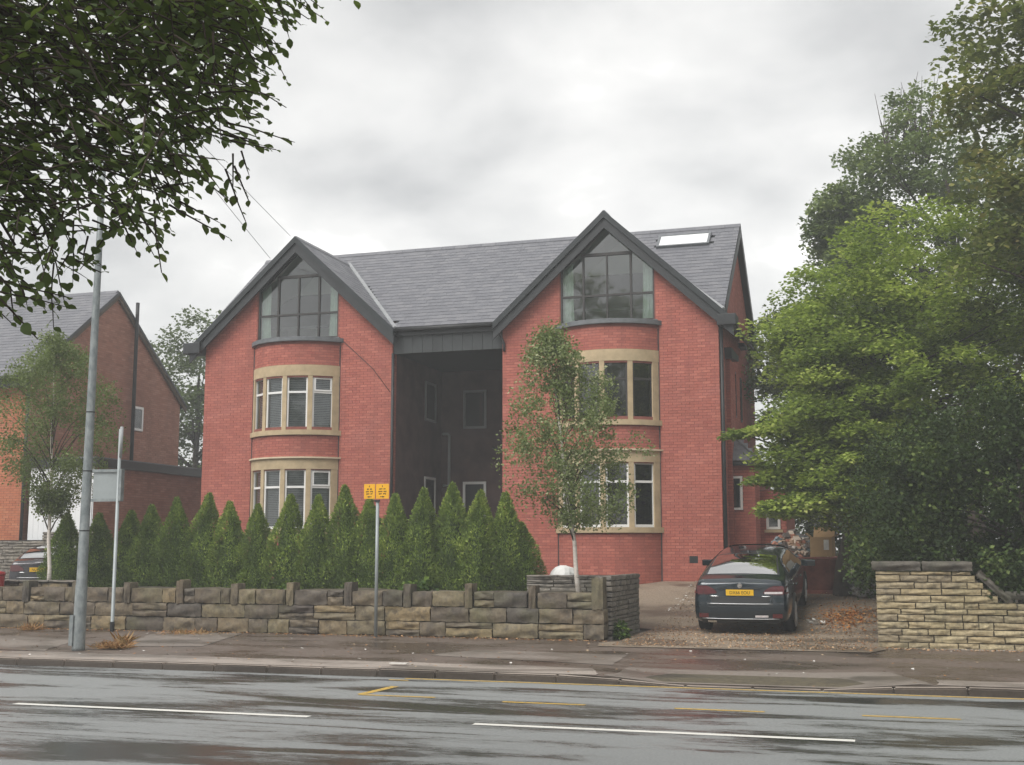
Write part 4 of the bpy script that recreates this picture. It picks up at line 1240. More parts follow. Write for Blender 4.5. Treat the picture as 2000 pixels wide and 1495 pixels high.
    MB().tube([P(.0, .45, 1.17), P(.16, .53, 1.205), P(.34, .60, 1.215)], [.012, .009, .006], 6).build('rear_wiper', 'black_plastic', car, True) if False else None
    fin = MB(); fin.prism([(1.50 * ky, 1.45 * kz), (1.66 * ky, 1.455 * kz), (1.64 * ky, 1.49 * kz), (1.54 * ky, 1.505 * kz)], -.018, .018, 'x'); fin.build('aerial_fin', 'black_plastic', car, bevel=.006)
    return car
make_car('parked_car', (-3.04, 24.8, .10), math.atan2(.37, 2.84), 'paint_teal', 'DX66 EOU', 'dark teal hatchback parked on the leaf-strewn drive, seen from behind', scl=1.035)
make_car('parked_car', (-21.45, 27.3, .45), R_(3), 'paint_dark', 'NU57 BHO', 'dark car with yellow plate behind the low wall by the white birch stem', L=3.75, H=1.45, Wd=.86, rotz=R_(22), logo=False)
o = MB().tube([(0, 0, 0), (0, 0, .05), (0, 0, .8), (0, 0, .86)], [.22, .26, .30, .30], 14).tube([(0, 0, .861), (0, 0, .93), (0, 0, .96)], [.32, .31, .12], 14).build('bin', 'bin_red', smooth=True)
o.location = (-20.02, 23.75, .42)
tag(o, 'red plastic bin cut by the left edge behind the wall', 'bin')

# ------------------------------------------------------------------ skip, box, rubble
sk_ = empty('skip', (0, 0, 0), 'rusty red-brown skip heaped with rubble behind the parked car', 'skip')
sz = ground(30.4) + .02
def skp(f0, f1, z): return None
m_ = MB()
prof_ = [(30.35, sz + .1), (30.2, sz + .82), (33.6, sz + .82), (33.0, sz + .1)]
x0, x1 = -3.25, -1.38
t_ = .05
m_.add([(x0 + .25, 30.45, sz + .05), (x1 - .1, 30.45, sz + .05), (x1 - .1, 32.8, sz + .05), (x0 + .25, 32.8, sz + .05),
        (x0, 30.2, sz + .82), (x1, 30.2, sz + .82), (x1, 33.5, sz + .82), (x0, 33.5, sz + .82)],
       [(0, 3, 2, 1), (0, 1, 5, 4), (1, 2, 6, 5), (2, 3, 7, 6), (3, 0, 4, 7)])
m_.build('body', 'skip_red', sk_)
m_ = MB()
for a, c in (((x0, 30.2), (x1, 30.2)), ((x1, 30.2), (x1, 33.5)), ((x1, 33.5), (x0, 33.5)), ((x0, 33.5), (x0, 30.2))):
    m_.tube([(*a, sz + .82), (*c, sz + .82)], .035, 6)
m_.build('rim', 'skip_red', sk_)
for x in (-2.95, -2.3, -1.65):
    MB().prism([(30.43, sz + .06), (30.17, sz + .80), (30.24, sz + .80), (30.50, sz + .06)], x - .04, x + .04, 'x').build('rib', 'skip_red', sk_)
MB().box(-3.0, -1.5, 30.40, 30.50, sz - .02, sz + .07).build('foot_rail', 'skip_red', sk_)
def heap(name, mat, cx, cy, z0, rx, ry, h, n, smin, smax, parent=None):
    m_ = MB()
    for k in range(n):
        a = random.uniform(0, 2 * math.pi); q = math.sqrt(random.random())
        x, y = cx + rx * q * math.cos(a), cy + ry * q * math.sin(a)
        z = z0 + h * (1 - q ** 1.6) * random.uniform(.5, 1) 
        s_ = [random.uniform(smin, smax) * f for f in (1, random.uniform(.4, 1), random.uniform(.25, .6))]
        mt = Matrix.Rotation(random.uniform(0, 6), 3, 'Z') @ Matrix.Rotation(random.uniform(-.7, .7), 3, 'X')
        vs = [Vector((x, y, z)) + mt @ Vector((i * s_[0] * random.uniform(.8, 1), j * s_[1] * random.uniform(.8, 1), l * s_[2])) for l in (-.5, .5) for i, j in ((-.5, -.5), (.5, -.5), (.5, .5), (-.5, .5))]
        m_.add(vs, [(0, 3, 2, 1), (4, 5, 6, 7), (0, 1, 5, 4), (1, 2, 6, 5), (2, 3, 7, 6), (3, 0, 4, 7)])
    return m_.build(name, mat, parent)
MB().add([(-3.2, 30.25, sz + .7), (-1.43, 30.25, sz + .7), (-1.43, 33.4, sz + .7), (-3.2, 33.4, sz + .7), (-2.4, 31.2, sz + 1.15), (-2.4, 32.4, sz + 1.15)], [(0, 1, 4), (1, 2, 5, 4), (2, 3, 5), (3, 0, 4, 5)]).build('rubble_core', 'rubble_grey', sk_)
tag(heap('rubble_heap', 'rubble', -2.55, 31.2, sz + .76, .88, .95, .72, 620, .07, .26), 'heap of mixed building rubble filling the skip', 'rubble', kind='stuff')
tag(heap('rubble_pile', 'rubble_grey', -.75, 30.6, ground(30.6), .55, .8, .75, 260, .06, .24), 'grey rubble pile between the tree trunk and sandstone wall', 'rubble', kind='stuff')
cb = empty('cardboard_box', (-1.78, 30.55, sz + .86), 'open brown cardboard box sitting on the skip', 'box')
m_ = MB()
for a in ((-.26, .26, -.2, -.19), (-.26, .26, .19, .2), (-.26, -.25, -.189, .189), (.25, .26, -.189, .189)): m_.box(*a, 0, .46)
m_.box(-.249, .249, -.189, .189, 0, .01); m_.build('carton', 'cardboard', cb)
fl = MB().box(-.25, .25, -.30, -.005, 0, .006).build('flap', 'cardboard', cb); fl.location = (0, .20, .46); fl.rotation_euler = (R_(-125), 0, 0)
fl = MB().box(-.16, 0, -.18, .18, 0, .006).build('flap', 'cardboard', cb); fl.location = (-.26, 0, .46); fl.rotation_euler = (0, R_(40), 0)
fl = MB().box(0, .16, -.18, .18, 0, .006).build('flap', 'cardboard', cb); fl.location = (.26, 0, .46); fl.rotation_euler = (0, R_(-30), 0)
MB().box(.06, .18, -.203, -.2005, .16, .40).build('paper_label', 'litter_white', cb)
cb.rotation_euler = (0, 0, R_(-6))
# bag of sand by the bay
bm = bmesh.new(); bmesh.ops.create_icosphere(bm, subdivisions=3, radius=1)
for v in bm.verts:
    n_ = mnoise.noise(v.co * 1.7 + Vector((4, 2, 1)))
    v.co = Vector((v.co.x * .42, v.co.y * .36, max(-.2, v.co.z) * .62)) * (1 + .16 * n_)
me = bpy.data.meshes.new('rubble_bag'); bm.to_mesh(me); bm.free(); me.materials.append(M['white_bag'])
o = inst('rubble_bag', me, None, (-7.25, 27.0, ground(27) + .55)); tag(o, 'white rubble sack behind the planter wall, near the birch stem', 'sack')

# ------------------------------------------------------------------ street furniture
lp = empty('lamp_post', (-13.72, 18.55, .13), 'tall galvanised lamp column at the kerb, leaning slightly', 'lamp post')
MB().tube([(0, 0, -.02), (0, 0, .05), (0, 0, .62), (0, 0, 1.1), (0, 0, 1.16), (.0, 0, 4.0), (.0, 0, 7.0), (0, 0, 9.2)], [.112, .112, .107, .102, .092, .075, .06, .048], 20).build('column', 'galvanised', lp, True)
MB().tube([(-.075, -.10, .08), (-.075, -.10, .60)], .05, 4).build('door', 'galvanised', lp)
for z in (2.05, 3.1, 4.15):
    MB().tube([(0, 0, z), (0, 0, z + .02)], .092 - (z - 2) * .006, 20).build('band', 'black_plastic', lp)
MB().tube([(0, 0, 9.15), (.05, -.3, 9.5), (.1, -1.0, 9.75), (.12, -1.5, 9.78)], [.045, .04, .035, .03], 10).build('bracket_arm', 'galvanised', lp, True)
MB().prism([(-.14, -.07), (.14, -.07), (.18, .02), (.1, .1), (-.1, .1), (-.18, .02)], -2.1, -1.45).build('lantern', 'galvanised', lp, bevel=.02).location = (.12, 0, 9.78)
lp.rotation_euler = (0, R_(.35), 0)

sg = empty('road_sign', (-15.62, 22.2, ground(22.2)), 'grey back of a road sign on a thin post beside the lamp column', 'road sign')
hz = 3.55
MB().tube([(0, 0, 0), (0, 0, .14), (.0, 0, .15), (.0, 0, 4.2)], [.045, .045, .038, .035], 10).build('post', 'sign_back', sg, True)
MB().tube([(0, 0, .0), (0, 0, .2)], .048, 10).build('post_base', 'black_plastic', sg)
MB().box(-.66, .07, .06, .075, 2.70, 3.34).build('panel', 'sign_back', sg)
for z in (3.30, 2.68): MB().box(-.68, .09, .02, .059, z, z + .06).build('channel', 'galvanised', sg)
MB().box(.03, .10, -.05, .06, 2.69, 3.35).build('clip', 'galvanised', sg)
MB().tube([(.02, 0, 3.6), (.03, 0, 4.25)], .036, 8).build('post_sleeve', 'pvc_grey', sg, True)

ps = empty('parking_sign', (-9.75, 22.3, ground(22.3)), 'twin yellow restriction plates on a slim grey post before the wall', 'sign')
MB().tube([(0, 0, 0), (0, 0, 2.62)], .034, 10).build('post', 'sign_back', ps, True)
for x0, x1, ar in ((-.27, -.035, -1), (-.015, .26, 1)):
    p = MB().box(x0, x1, -.055, -.045, 2.66, 2.95).build('plate', 'sign_yellow', ps, bevel=.004)
    xm = (x0 + x1) / 2; wd = x1 - x0
    t = MB()
    for i, (z, k) in enumerate(((2.905, .14), (2.850, .55), (2.800, .70), (2.755, .62))):
        n_ = max(1, int(wd * k / .022))
        for q in range(n_):
            if n_ > 3 and q == n_ // 2: continue
            cx = xm + (q - (n_ - 1) / 2) * .022
            t.box(cx - .008, cx + .008, -.0565, -.0552, z - .014 + .004 * (q % 3), z + .014)
    t.build('lettering', 'plate_black', p)
    a = MB(); a.prism([(xm - ar * .05, 2.694), (xm + ar * .0, 2.694), (xm + ar * .0, 2.682), (xm + ar * .055, 2.70), (xm + ar * .0, 2.718), (xm + ar * .0, 2.706), (xm - ar * .05, 2.706)], -.0565, -.0552); a.build('arrow', 'plate_black', p)
MB().box(-.05, .06, -.044, -.02, 2.60, 2.64).build('clip', 'black_plastic', ps)

# overhead telephone wires from a pole beyond the left edge of the view
tp = empty('telegraph_pole', (-8.2, 3.5, .1), 'wooden telegraph pole on the near pavement left of the view', 'pole')
MB().tube([(0, 0, 0), (0, 0, 10.3)], [.15, .11], 12).build('pole', 'wood_pole', tp, True)
MB().box(-.5, .5, -.05, .05, 9.78, 9.9).build('crossarm', 'wood_pole', tp)
for nm, a, bq, lab in (('a', (-8.6, 3.5, 10.0), (-16.75, YF - .33, 11.0), 'thin telephone wire reaching the left gable apex'), ('b', (-7.8, 3.5, 10.0), (-17.40, YF - .33, 10.38), 'thin telephone wire reaching the left gable slope below its apex')):
    A, B_ = Vector(a), Vector(bq)
    pts = [A.lerp(B_, t) - Vector((0, 0, .25 * 4 * t * (1 - t) * .5)) for t in np.linspace(0, 1, 14)]
    tag(MB().tube(pts, .007, 5).build('overhead_wire', 'cable', smooth=True), lab, 'wire')

# ------------------------------------------------------------------ foliage
def rot_frames(n, tilt_up=.5, r=rng):
    """random leaf frames: N (normal, biased up), T (long axis)"""
    nn = r.normal(size=(n, 3)); nn[:, 2] = np.abs(nn[:, 2]) + tilt_up
    nn /= np.linalg.norm(nn, axis=1)[:, None]
    t = r.normal(size=(n, 3)); t -= (t * nn).sum(1)[:, None] * nn
    t /= np.linalg.norm(t, axis=1)[:, None]
    return nn, t
KITE = np.array([(0, 0, 0), (.42, .38, .05), (1, 0, -.06), (.42, -.38, .05)])
OVAL = np.array([(0, 0, 0), (.18, .22, .05), (.45, .33, .07), (.75, .25, .02), (1, 0, -.12), (.75, -.25, .02), (.45, -.33, .07), (.18, -.22, .05)])
def leaf_mesh(name, mat, P, Nn, T, size, val, shape=KITE):
    n = len(P); k = len(shape)
    Bn = np.cross(Nn, T)
    V = P[:, None, :] + size[:, None, None] * (shape[None, :, 0:1] * T[:, None, :] + shape[None, :, 1:2] * Bn[:, None, :] + shape[None, :, 2:3] * Nn[:, None, :])
    V = V.reshape(-1, 3)
    if k == 4:
        F = np.array([(0, 1, 2), (0, 2, 3)])
    else:
        F = np.array([(0, 1, 7), (1, 2, 6), (1, 6, 7), (2, 3, 5), (2, 5, 6), (3, 4, 5)])
    m = len(F)
    L = (np.arange(n)[:, None, None] * k + F[None]).reshape(-1)
    me = bpy.data.meshes.new(name)
    me.vertices.add(len(V)); me.vertices.foreach_set('co', V.astype(np.float32).ravel())
    me.loops.add(len(L)); me.loops.foreach_set('vertex_index', L.astype(np.int32))
    me.polygons.add(n * m); me.polygons.foreach_set('loop_start', np.arange(0, n * m * 3, 3, dtype=np.int32))
    me.polygons.foreach_set('loop_total', np.full(n * m, 3, dtype=np.int32))
    me.update(calc_edges=True)
    a = me.attributes.new('rnd', 'FLOAT', 'FACE'); a.data.foreach_set('value', np.repeat(np.clip(val, 0, 1), m).astype(np.float32))
    me.materials.append(M[mat])
    return me
def noise3(p, s): return mnoise.noise((p[0] * s, p[1] * s, p[2] * s))

def clump_crown(clumps, per, lsize, spread, flat=.6, tilt=.7, r=rng, vary=.38):
    """leaves gathered in clumps; returns leaf arrays"""
    c = np.asarray(clumps, float); n = len(c) * per
    idx = np.repeat(np.arange(len(c)), per)
    d = r.normal(size=(n, 3)); d /= np.linalg.norm(d, axis=1)[:, None]
    d *= (r.random(n) ** .45)[:, None]
    sp = c[idx, 3] * spread
    P = c[idx, :3] + d * sp[:, None] * np.array([1, 1, flat])
    P[:, 2] -= .25 * sp * (d[:, 0] ** 2 + d[:, 1] ** 2)
    nn, t = rot_frames(n, tilt, r)
    s = lsize * r.uniform(.6, 1.25, n)
    cv = r.uniform(-vary, vary, len(c))
    val = .45 + cv[idx] + r.normal(0, .18, n)
    return P, nn, t, s, val
def ellipsoid_clumps(n, ctr, rad, cr, shell=.55, seed=0, lump=.3, zmin=None):
    r = np.random.default_rng(seed); out = []
    while len(out) < n:
        d = r.normal(size=3); d /= np.linalg.norm(d)
        q = shell + (1 - shell) * r.random() ** .6
        k = 1 + lump * mnoise.noise((d[0] * 1.8 + seed, d[1] * 1.8, d[2] * 1.8)) * 1.6
        p = np.array(ctr) + d * q * k * np.array(rad)
        if zmin is not None and p[2] < zmin: continue
        out.append((*p, cr * r.uniform(.6, 1.35)))
    return out
def limbs(mb, base, top, clumps, n, r0, seed, wob=.25, mb2=None):
    rr = random.Random(seed)
    base, top = Vector(base), Vector(top)
    k = 9
    pts = [base.lerp(top, i / k) + Vector((noise3((i, seed, 0), .7) * wob * (i > 0), noise3((0, i, seed), .7) * wob * (i > 0), 0)) for i in range(k + 1)]
    mb.tube(pts, [r0 * (1 - .8 * i / k) * (1.25 if i == 0 else 1) for i in range(k + 1)], 10)
    for c in rr.sample(list(clumps), min(n, len(clumps))):
        e = Vector(c[:3]); f = min(.95, max(.15, (e.z - base.z) / max(.1, (top.z - base.z)) * .7)); i = f * k
        s = pts[int(i)].lerp(pts[min(k, int(i) + 1)], i - int(i))
        mid = s.lerp(e, .5) + Vector((rr.uniform(-.3, .3), rr.uniform(-.3, .3), rr.uniform(.0, .5)))
        ra = r0 * (1 - .8 * f) * .45
        (mb2 or mb).tube([s, s.lerp(mid, .5) + Vector((0, 0, .08)), mid, mid.lerp(e, .6), e], [ra, ra * .8, ra * .55, ra * .35, ra * .15], 6)
def tree(name, label, cat, base, top, clumps, per, lsize, leafm, barkm, r0, nl, group=None, spread=1, flat=.6, tilt=.7, shape=KITE, seed=0, extra=None, wob=.25, split=False):
    root = empty(name, base, label, cat, group)
    mb = MB(); rel = [(c[0] - base[0], c[1] - base[1], c[2] - base[2], c[3]) for c in clumps]
    mb2 = MB() if split else None
    limbs(mb, (0, 0, -.1), Vector(top) - Vector(base), rel, nl, r0, seed, wob, mb2)
    if split: mb2.build('branches', 'bark', root, True)
    mb.build('trunk', barkm, root, True)
    arr = clump_crown(rel, per, lsize, spread, flat, tilt, np.random.default_rng(seed + 100))
    me = leaf_mesh('crown', leafm, *arr, shape)
    inst('crown', me, root, (0, 0, 0))
    return root

# conifers in a row behind the front wall
def conifer_mesh(seed, h=2.6, w=.60, n=10500):
    r = np.random.default_rng(seed)
    f = r.random(n) ** 1.25                       # height fraction, more low down
    a = r.uniform(0, 2 * np.pi, n)
    prof_ = np.interp(f, [0, .12, .35, .6, .8, .93, 1], [.85, 1, .93, .66, .36, .14, .03])
    lump = np.array([mnoise.noise((math.cos(x) * 1.6 + seed, math.sin(x) * 1.6, y * 5)) for x, y in zip(a, f)])
    rad = w * prof_ * (1 + .30 * lump) * (1 - .32 * r.random(n) ** 2)
    P = np.stack([rad * np.cos(a), rad * np.sin(a), f * h + r.normal(0, .02, n)], 1)
    outv = np.stack([np.cos(a), np.sin(a), np.full(n, .0)], 1)
    t = outv * .55 + np.array([0, 0, .8]) + r.normal(0, .38, (n, 3)); t /= np.linalg.norm(t, axis=1)[:, None]
    nn = outv + r.normal(0, .5, (n, 3)); nn -= (nn * t).sum(1)[:, None] * t; nn /= np.linalg.norm(nn, axis=1)[:, None]
    s = r.uniform(.045, .10, n)
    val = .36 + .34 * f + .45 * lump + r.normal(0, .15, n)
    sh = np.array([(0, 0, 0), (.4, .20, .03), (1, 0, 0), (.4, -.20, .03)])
    return leaf_mesh('foliage', 'leaf_conifer', P, nn, t, s, val, sh)
CON = [conifer_mesh(s) for s in range(5)]
tips = [(195, 1005), (255, 1000), (300, 990), (352, 977), (403, 967), (455, 983), (505, 988), (565, 970), (620, 972), (677, 952), (722, 975), (775, 968), (826, 958), (884, 948), (937, 962), (990, 965)]
CAMP = Vector(cam.location)
def ray_on_y(px, py, Y):
    d = cam.rotation_euler.to_matrix() @ Vector(((px - 1000) / 2400, (747.5 - py) / 2400, -1))
    return CAMP + d * (Y / d.y)
trunk_c = MB().tube([(0, 0, -.1), (0, 0, 1.0), (0, 0, 2.2)], [.05, .04, .012], 8).mesh('trunk', 'bark')
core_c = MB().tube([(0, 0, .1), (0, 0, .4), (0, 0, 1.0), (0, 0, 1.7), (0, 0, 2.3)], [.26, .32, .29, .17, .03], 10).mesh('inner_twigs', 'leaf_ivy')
words = ['leftmost', 'second', 'third', 'fourth', 'fifth', 'sixth', 'seventh', 'eighth', 'ninth', 'tenth', 'eleventh', 'twelfth', 'thirteenth', 'fourteenth', 'fifteenth', 'rightmost']
row = [(-20.0, 2.0)] + [None] * 16
xs_ = []
for k, (px, py) in enumerate(tips):
    p = ray_on_y(px, py, 26.55)
    zb = .74
    c = empty('conifer', (p.x, 26.55 + random.uniform(-.08, .08), zb), 'clipped green conical conifer, %s in the row behind the front wall' % (words[k] if k in (0, 15) else words[k] + ' from the left'), 'conifer', 'conifers in the hedge row')
    sc = (p.z - zb) / 2.6
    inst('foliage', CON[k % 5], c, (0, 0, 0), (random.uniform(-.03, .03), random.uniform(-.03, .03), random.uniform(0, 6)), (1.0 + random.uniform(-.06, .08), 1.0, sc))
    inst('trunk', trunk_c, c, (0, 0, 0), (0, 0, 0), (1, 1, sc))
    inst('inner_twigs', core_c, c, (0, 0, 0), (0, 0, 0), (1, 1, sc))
for k, (x, y, h) in enumerate(((-19.95, 26.3, 2.0), (-8.12, 26.6, 1.7))):
    c = empty('conifer', (x, y, .74), ('short conifer at the far left end of the hedge row, beside the lamp column', 'short conifer bulging at the right end of the hedge row')[k], 'conifer', 'conifers in the hedge row')
    inst('foliage', CON[k + 2], c, (0, 0, 0), (0, 0, k), (1.0, 1, h / 2.6)); inst('trunk', trunk_c, c, (0, 0, 0), (0, 0, 0), (1, 1, h / 2.6)); inst('inner_twigs', core_c, c, (0, 0, 0), (0, 0, 0), (1, 1, h / 2.6))

# birches
def birch(label, base, h, crown, ncl, seed, per=60, lean=(0, 0)):
    r = np.random.default_rng(seed); cl = []
    for k in range(ncl):
        f = r.random(); z = crown[0] + (crown[1] - crown[0]) * f
        wd = np.interp(f, [0, .12, .35, .6, .85, 1], crown[2])
        a = r.uniform(0, 2 * np.pi); q = r.random() ** .6
        sh = f ** 1.8
        cl.append((base[0] + lean[0] * sh + wd * q * math.cos(a), base[1] + wd * q * math.sin(a), z, r.uniform(.16, .36)))
    return tree('birch_tree', label, 'tree', base, (base[0] + lean[0], base[1], base[2] + h), cl, per, .062, 'leaf_birch', 'bark_birch', .05, 34, 'young birches behind the wall', 1.2, .9, .2, seed=seed, wob=.06, split=True)
birch('young birch with slim white stem in front of the right bay windows', (-6.19, 24.3, .95), 5.1, (2.45, 6.35, [.5, 1.3, 1.5, 1.25, .72, .10]), 250, 3, 90, (-.6, 0))
birch('young birch with white stem at the left before the white garage', (-19.32, 24.9, .85), 5.9, (2.85, 7.0, [.15, .75, 1.6, 1.5, 1.0, .2]), 270, 5, 100, (-.2, 0))

# big trees on the right
def E_(n, c, rd, cr, s, **k): return ellipsoid_clumps(n, c, rd, cr, seed=s, **k)
cl = E_(260, (.9, 29.2, 6.1), (3.5, 3.0, 3.6), .58, 21, shell=.5, zmin=2.3) + E_(170, (-.9, 28.6, 3.8), (2.0, 1.7, 1.7), .42, 22, shell=.4, zmin=2.5) + E_(130, (-.8, 29.4, 6.4), (2.3, 1.9, 2.2), .5, 23, shell=.5)
r = np.random.default_rng(5)
cl += [(r.uniform(-2.8, -.9), r.uniform(27.9, 28.8), r.uniform(2.65, 3.6), .3) for k in range(46)]
cl += [(-2.4 - .2 * k, 28.3, 4.66 - .03 * k, .24) for k in range(7)] + [(-2.5 - .2 * k, 28.2, 3.62 - .07 * k, .26) for k in range(4)]
tree('maple_tree', 'bright green maple overhanging the skip and drive', 'tree', (-1.35, 30.3, ground(30.3)), (-.2, 29.6, 7.5), cl, 210, .115, 'leaf_maple', 'bark', .19, 60, 'trees beside the drive', 1.3, .36, 1.7, seed=31)
cl = E_(230, (2.0, 40.0, 11.2), (3.9, 3.0, 4.6), .7, 24, shell=.6)
cl += E_(60, (-1.2, 39.5, 12.0), (1.3, 1.2, 1.6), .5, 25, shell=.3)
tree('tall_tree', 'tall dull green tree rising behind the maple with bare twigs on top', 'tree', (2.2, 40.0, 1.1), (2.0, 40, 13.5), cl, 190, .15, 'leaf_dark', 'bark', .3, 34, 'trees beside the drive', 1.2, .6, .8, seed=32)
tw = MB()
for k in range(26):
    b0 = Vector((random.uniform(-.2, 1.4), 39.4 + random.uniform(-.5, .5), 14.0)); d = Vector((random.uniform(-.5, .6), random.uniform(-.2, .2), random.uniform(1.4, 3.0)))
    tw.tube([b0, b0 + d * .5 + Vector((random.uniform(-.1, .1), 0, 0)), b0 + d], [.028, .016, .006], 5)
tt = bpy.data.objects['tall_tree']; o = tw.build('bare_twigs', 'bark', tt); o.location = -tt.location
cl = E_(130, (-2.3, 38.5, 7.2), (1.9, 1.8, 3.0), .55, 26, shell=.45)
tree('small_tree', 'rounded green tree close to the house gable end', 'tree', (-2.0, 38.6, 1.1), (-2.2, 38.6, 8.5), cl, 170, .13, 'leaf_dark', 'bark', .16, 24, 'trees beside the drive', 1.15, .6, .8, seed=33)
cl = E_(270, (4.9, 27.0, 10.2), (3.4, 3.0, 5.8), .62, 27, shell=.6)
tree('chestnut_tree', 'horse chestnut with browning leaves at the right edge', 'tree', (5.6, 27.2, .4), (5.2, 27, 13.5), cl, 190, .16, 'leaf_chestnut', 'bark', .28, 30, 'trees beside the drive', 1.15, .5, 1.0, seed=34)
cl = E_(160, (9, 44, 8.5), (5, 3, 6.5), 1.0, 28, shell=.5)
tree('tall_tree', 'dark tree mass glimpsed behind the chestnut', 'tree', (9, 44, 1.2), (9, 44, 12), cl, 150, .2, 'leaf_dark', 'bark', .3, 20, 'trees beside the drive', 1.2, .6, .8, seed=35)
# ivy-covered hedge behind the sandstone wall, spilling over its shoulder
cl = []
r = np.random.default_rng(77)
for k in range(620):
    x = r.uniform(-.75, 6.5); y = r.uniform(22.85, 27.0)
    top_ = np.interp(x, [-.75, -.2, .8, 2, 6.5], [3.4, 4.0, 4.5, 4.7, 5.0])
    z = r.uniform(1.2, top_)
    cl.append((x, y, z, .36 * r.uniform(.7, 1.3)))
for k in range(36):
    x = r.uniform(1.35, 3.4); cl.append((x, r.uniform(22.45, 22.75), r.uniform(1.12, 1.75) , .2))
tree('ivy_hedge', 'dense dark ivy hedge spilling over the sandstone wall', 'hedge', (2.2, 24.2, .3), (2.2, 24.2, 3.5), cl, 150, .085, 'leaf_ivy', 'bark', .12, 24, None, 1.15, .9, .3, seed=36)
# dark hedge closing the far end of the drive
r = np.random.default_rng(78)
cl = [(r.uniform(-3.4, 5), r.uniform(41.5, 43.5), r.uniform(1.2, 4.6), r.uniform(.4, .7)) for k in range(150)]
tree('far_hedge', 'dark hedge closing the far end of the drive behind the skip', 'hedge', (.5, 42.5, 1.0), (.5, 42.5, 3.5), cl, 120, .16, 'leaf_ivy', 'bark', .12, 14, None, 1.2, .8, .4, seed=39)
# trees behind, between the two houses
cl = E_(120, (-31, 50, 8.0), (3.2, 2.5, 4.6), .8, 29, shell=.5)
tree('background_tree', 'leafy tree seen between the two houses', 'tree', (-31, 50, 1.2), (-31, 50, 10), cl, 170, .19, 'leaf_far', 'bark', .25, 24, None, 1.2, .6, .8, seed=37)
cl = E_(120, (-1, 55, 7.0), (5, 2.5, 6), 1.0, 30, shell=.5)
tree('background_tree', 'distant tree behind the house gable end and the maple', 'tree', (-1, 55, 1.3), (-1, 55, 10), cl, 150, .22, 'leaf_far', 'bark', .25, 20, None, 1.2, .6, .8, seed=38)

# trees along the near pavement, seen only as reflections in the panes
for k, (x, y, h) in enumerate(((-17, -9, 19), (-7.5, -12, 20), (4.5, -9, 18.5))):
    cl = E_(90, (x, y, h * .62), (4.0, 3.5, h * .36), 1.1, 60 + k, shell=.45)
    tree('street_tree', ('street tree behind the viewer on the left', 'street tree directly behind the viewer', 'street tree behind the viewer on the right')[k], 'tree', (x, y, .1), (x, y, h * .8), cl, 110, .30, 'leaf_dark', 'bark', .25, 14, 'street trees behind the viewer', 1.2, .7, .8, seed=70 + k)

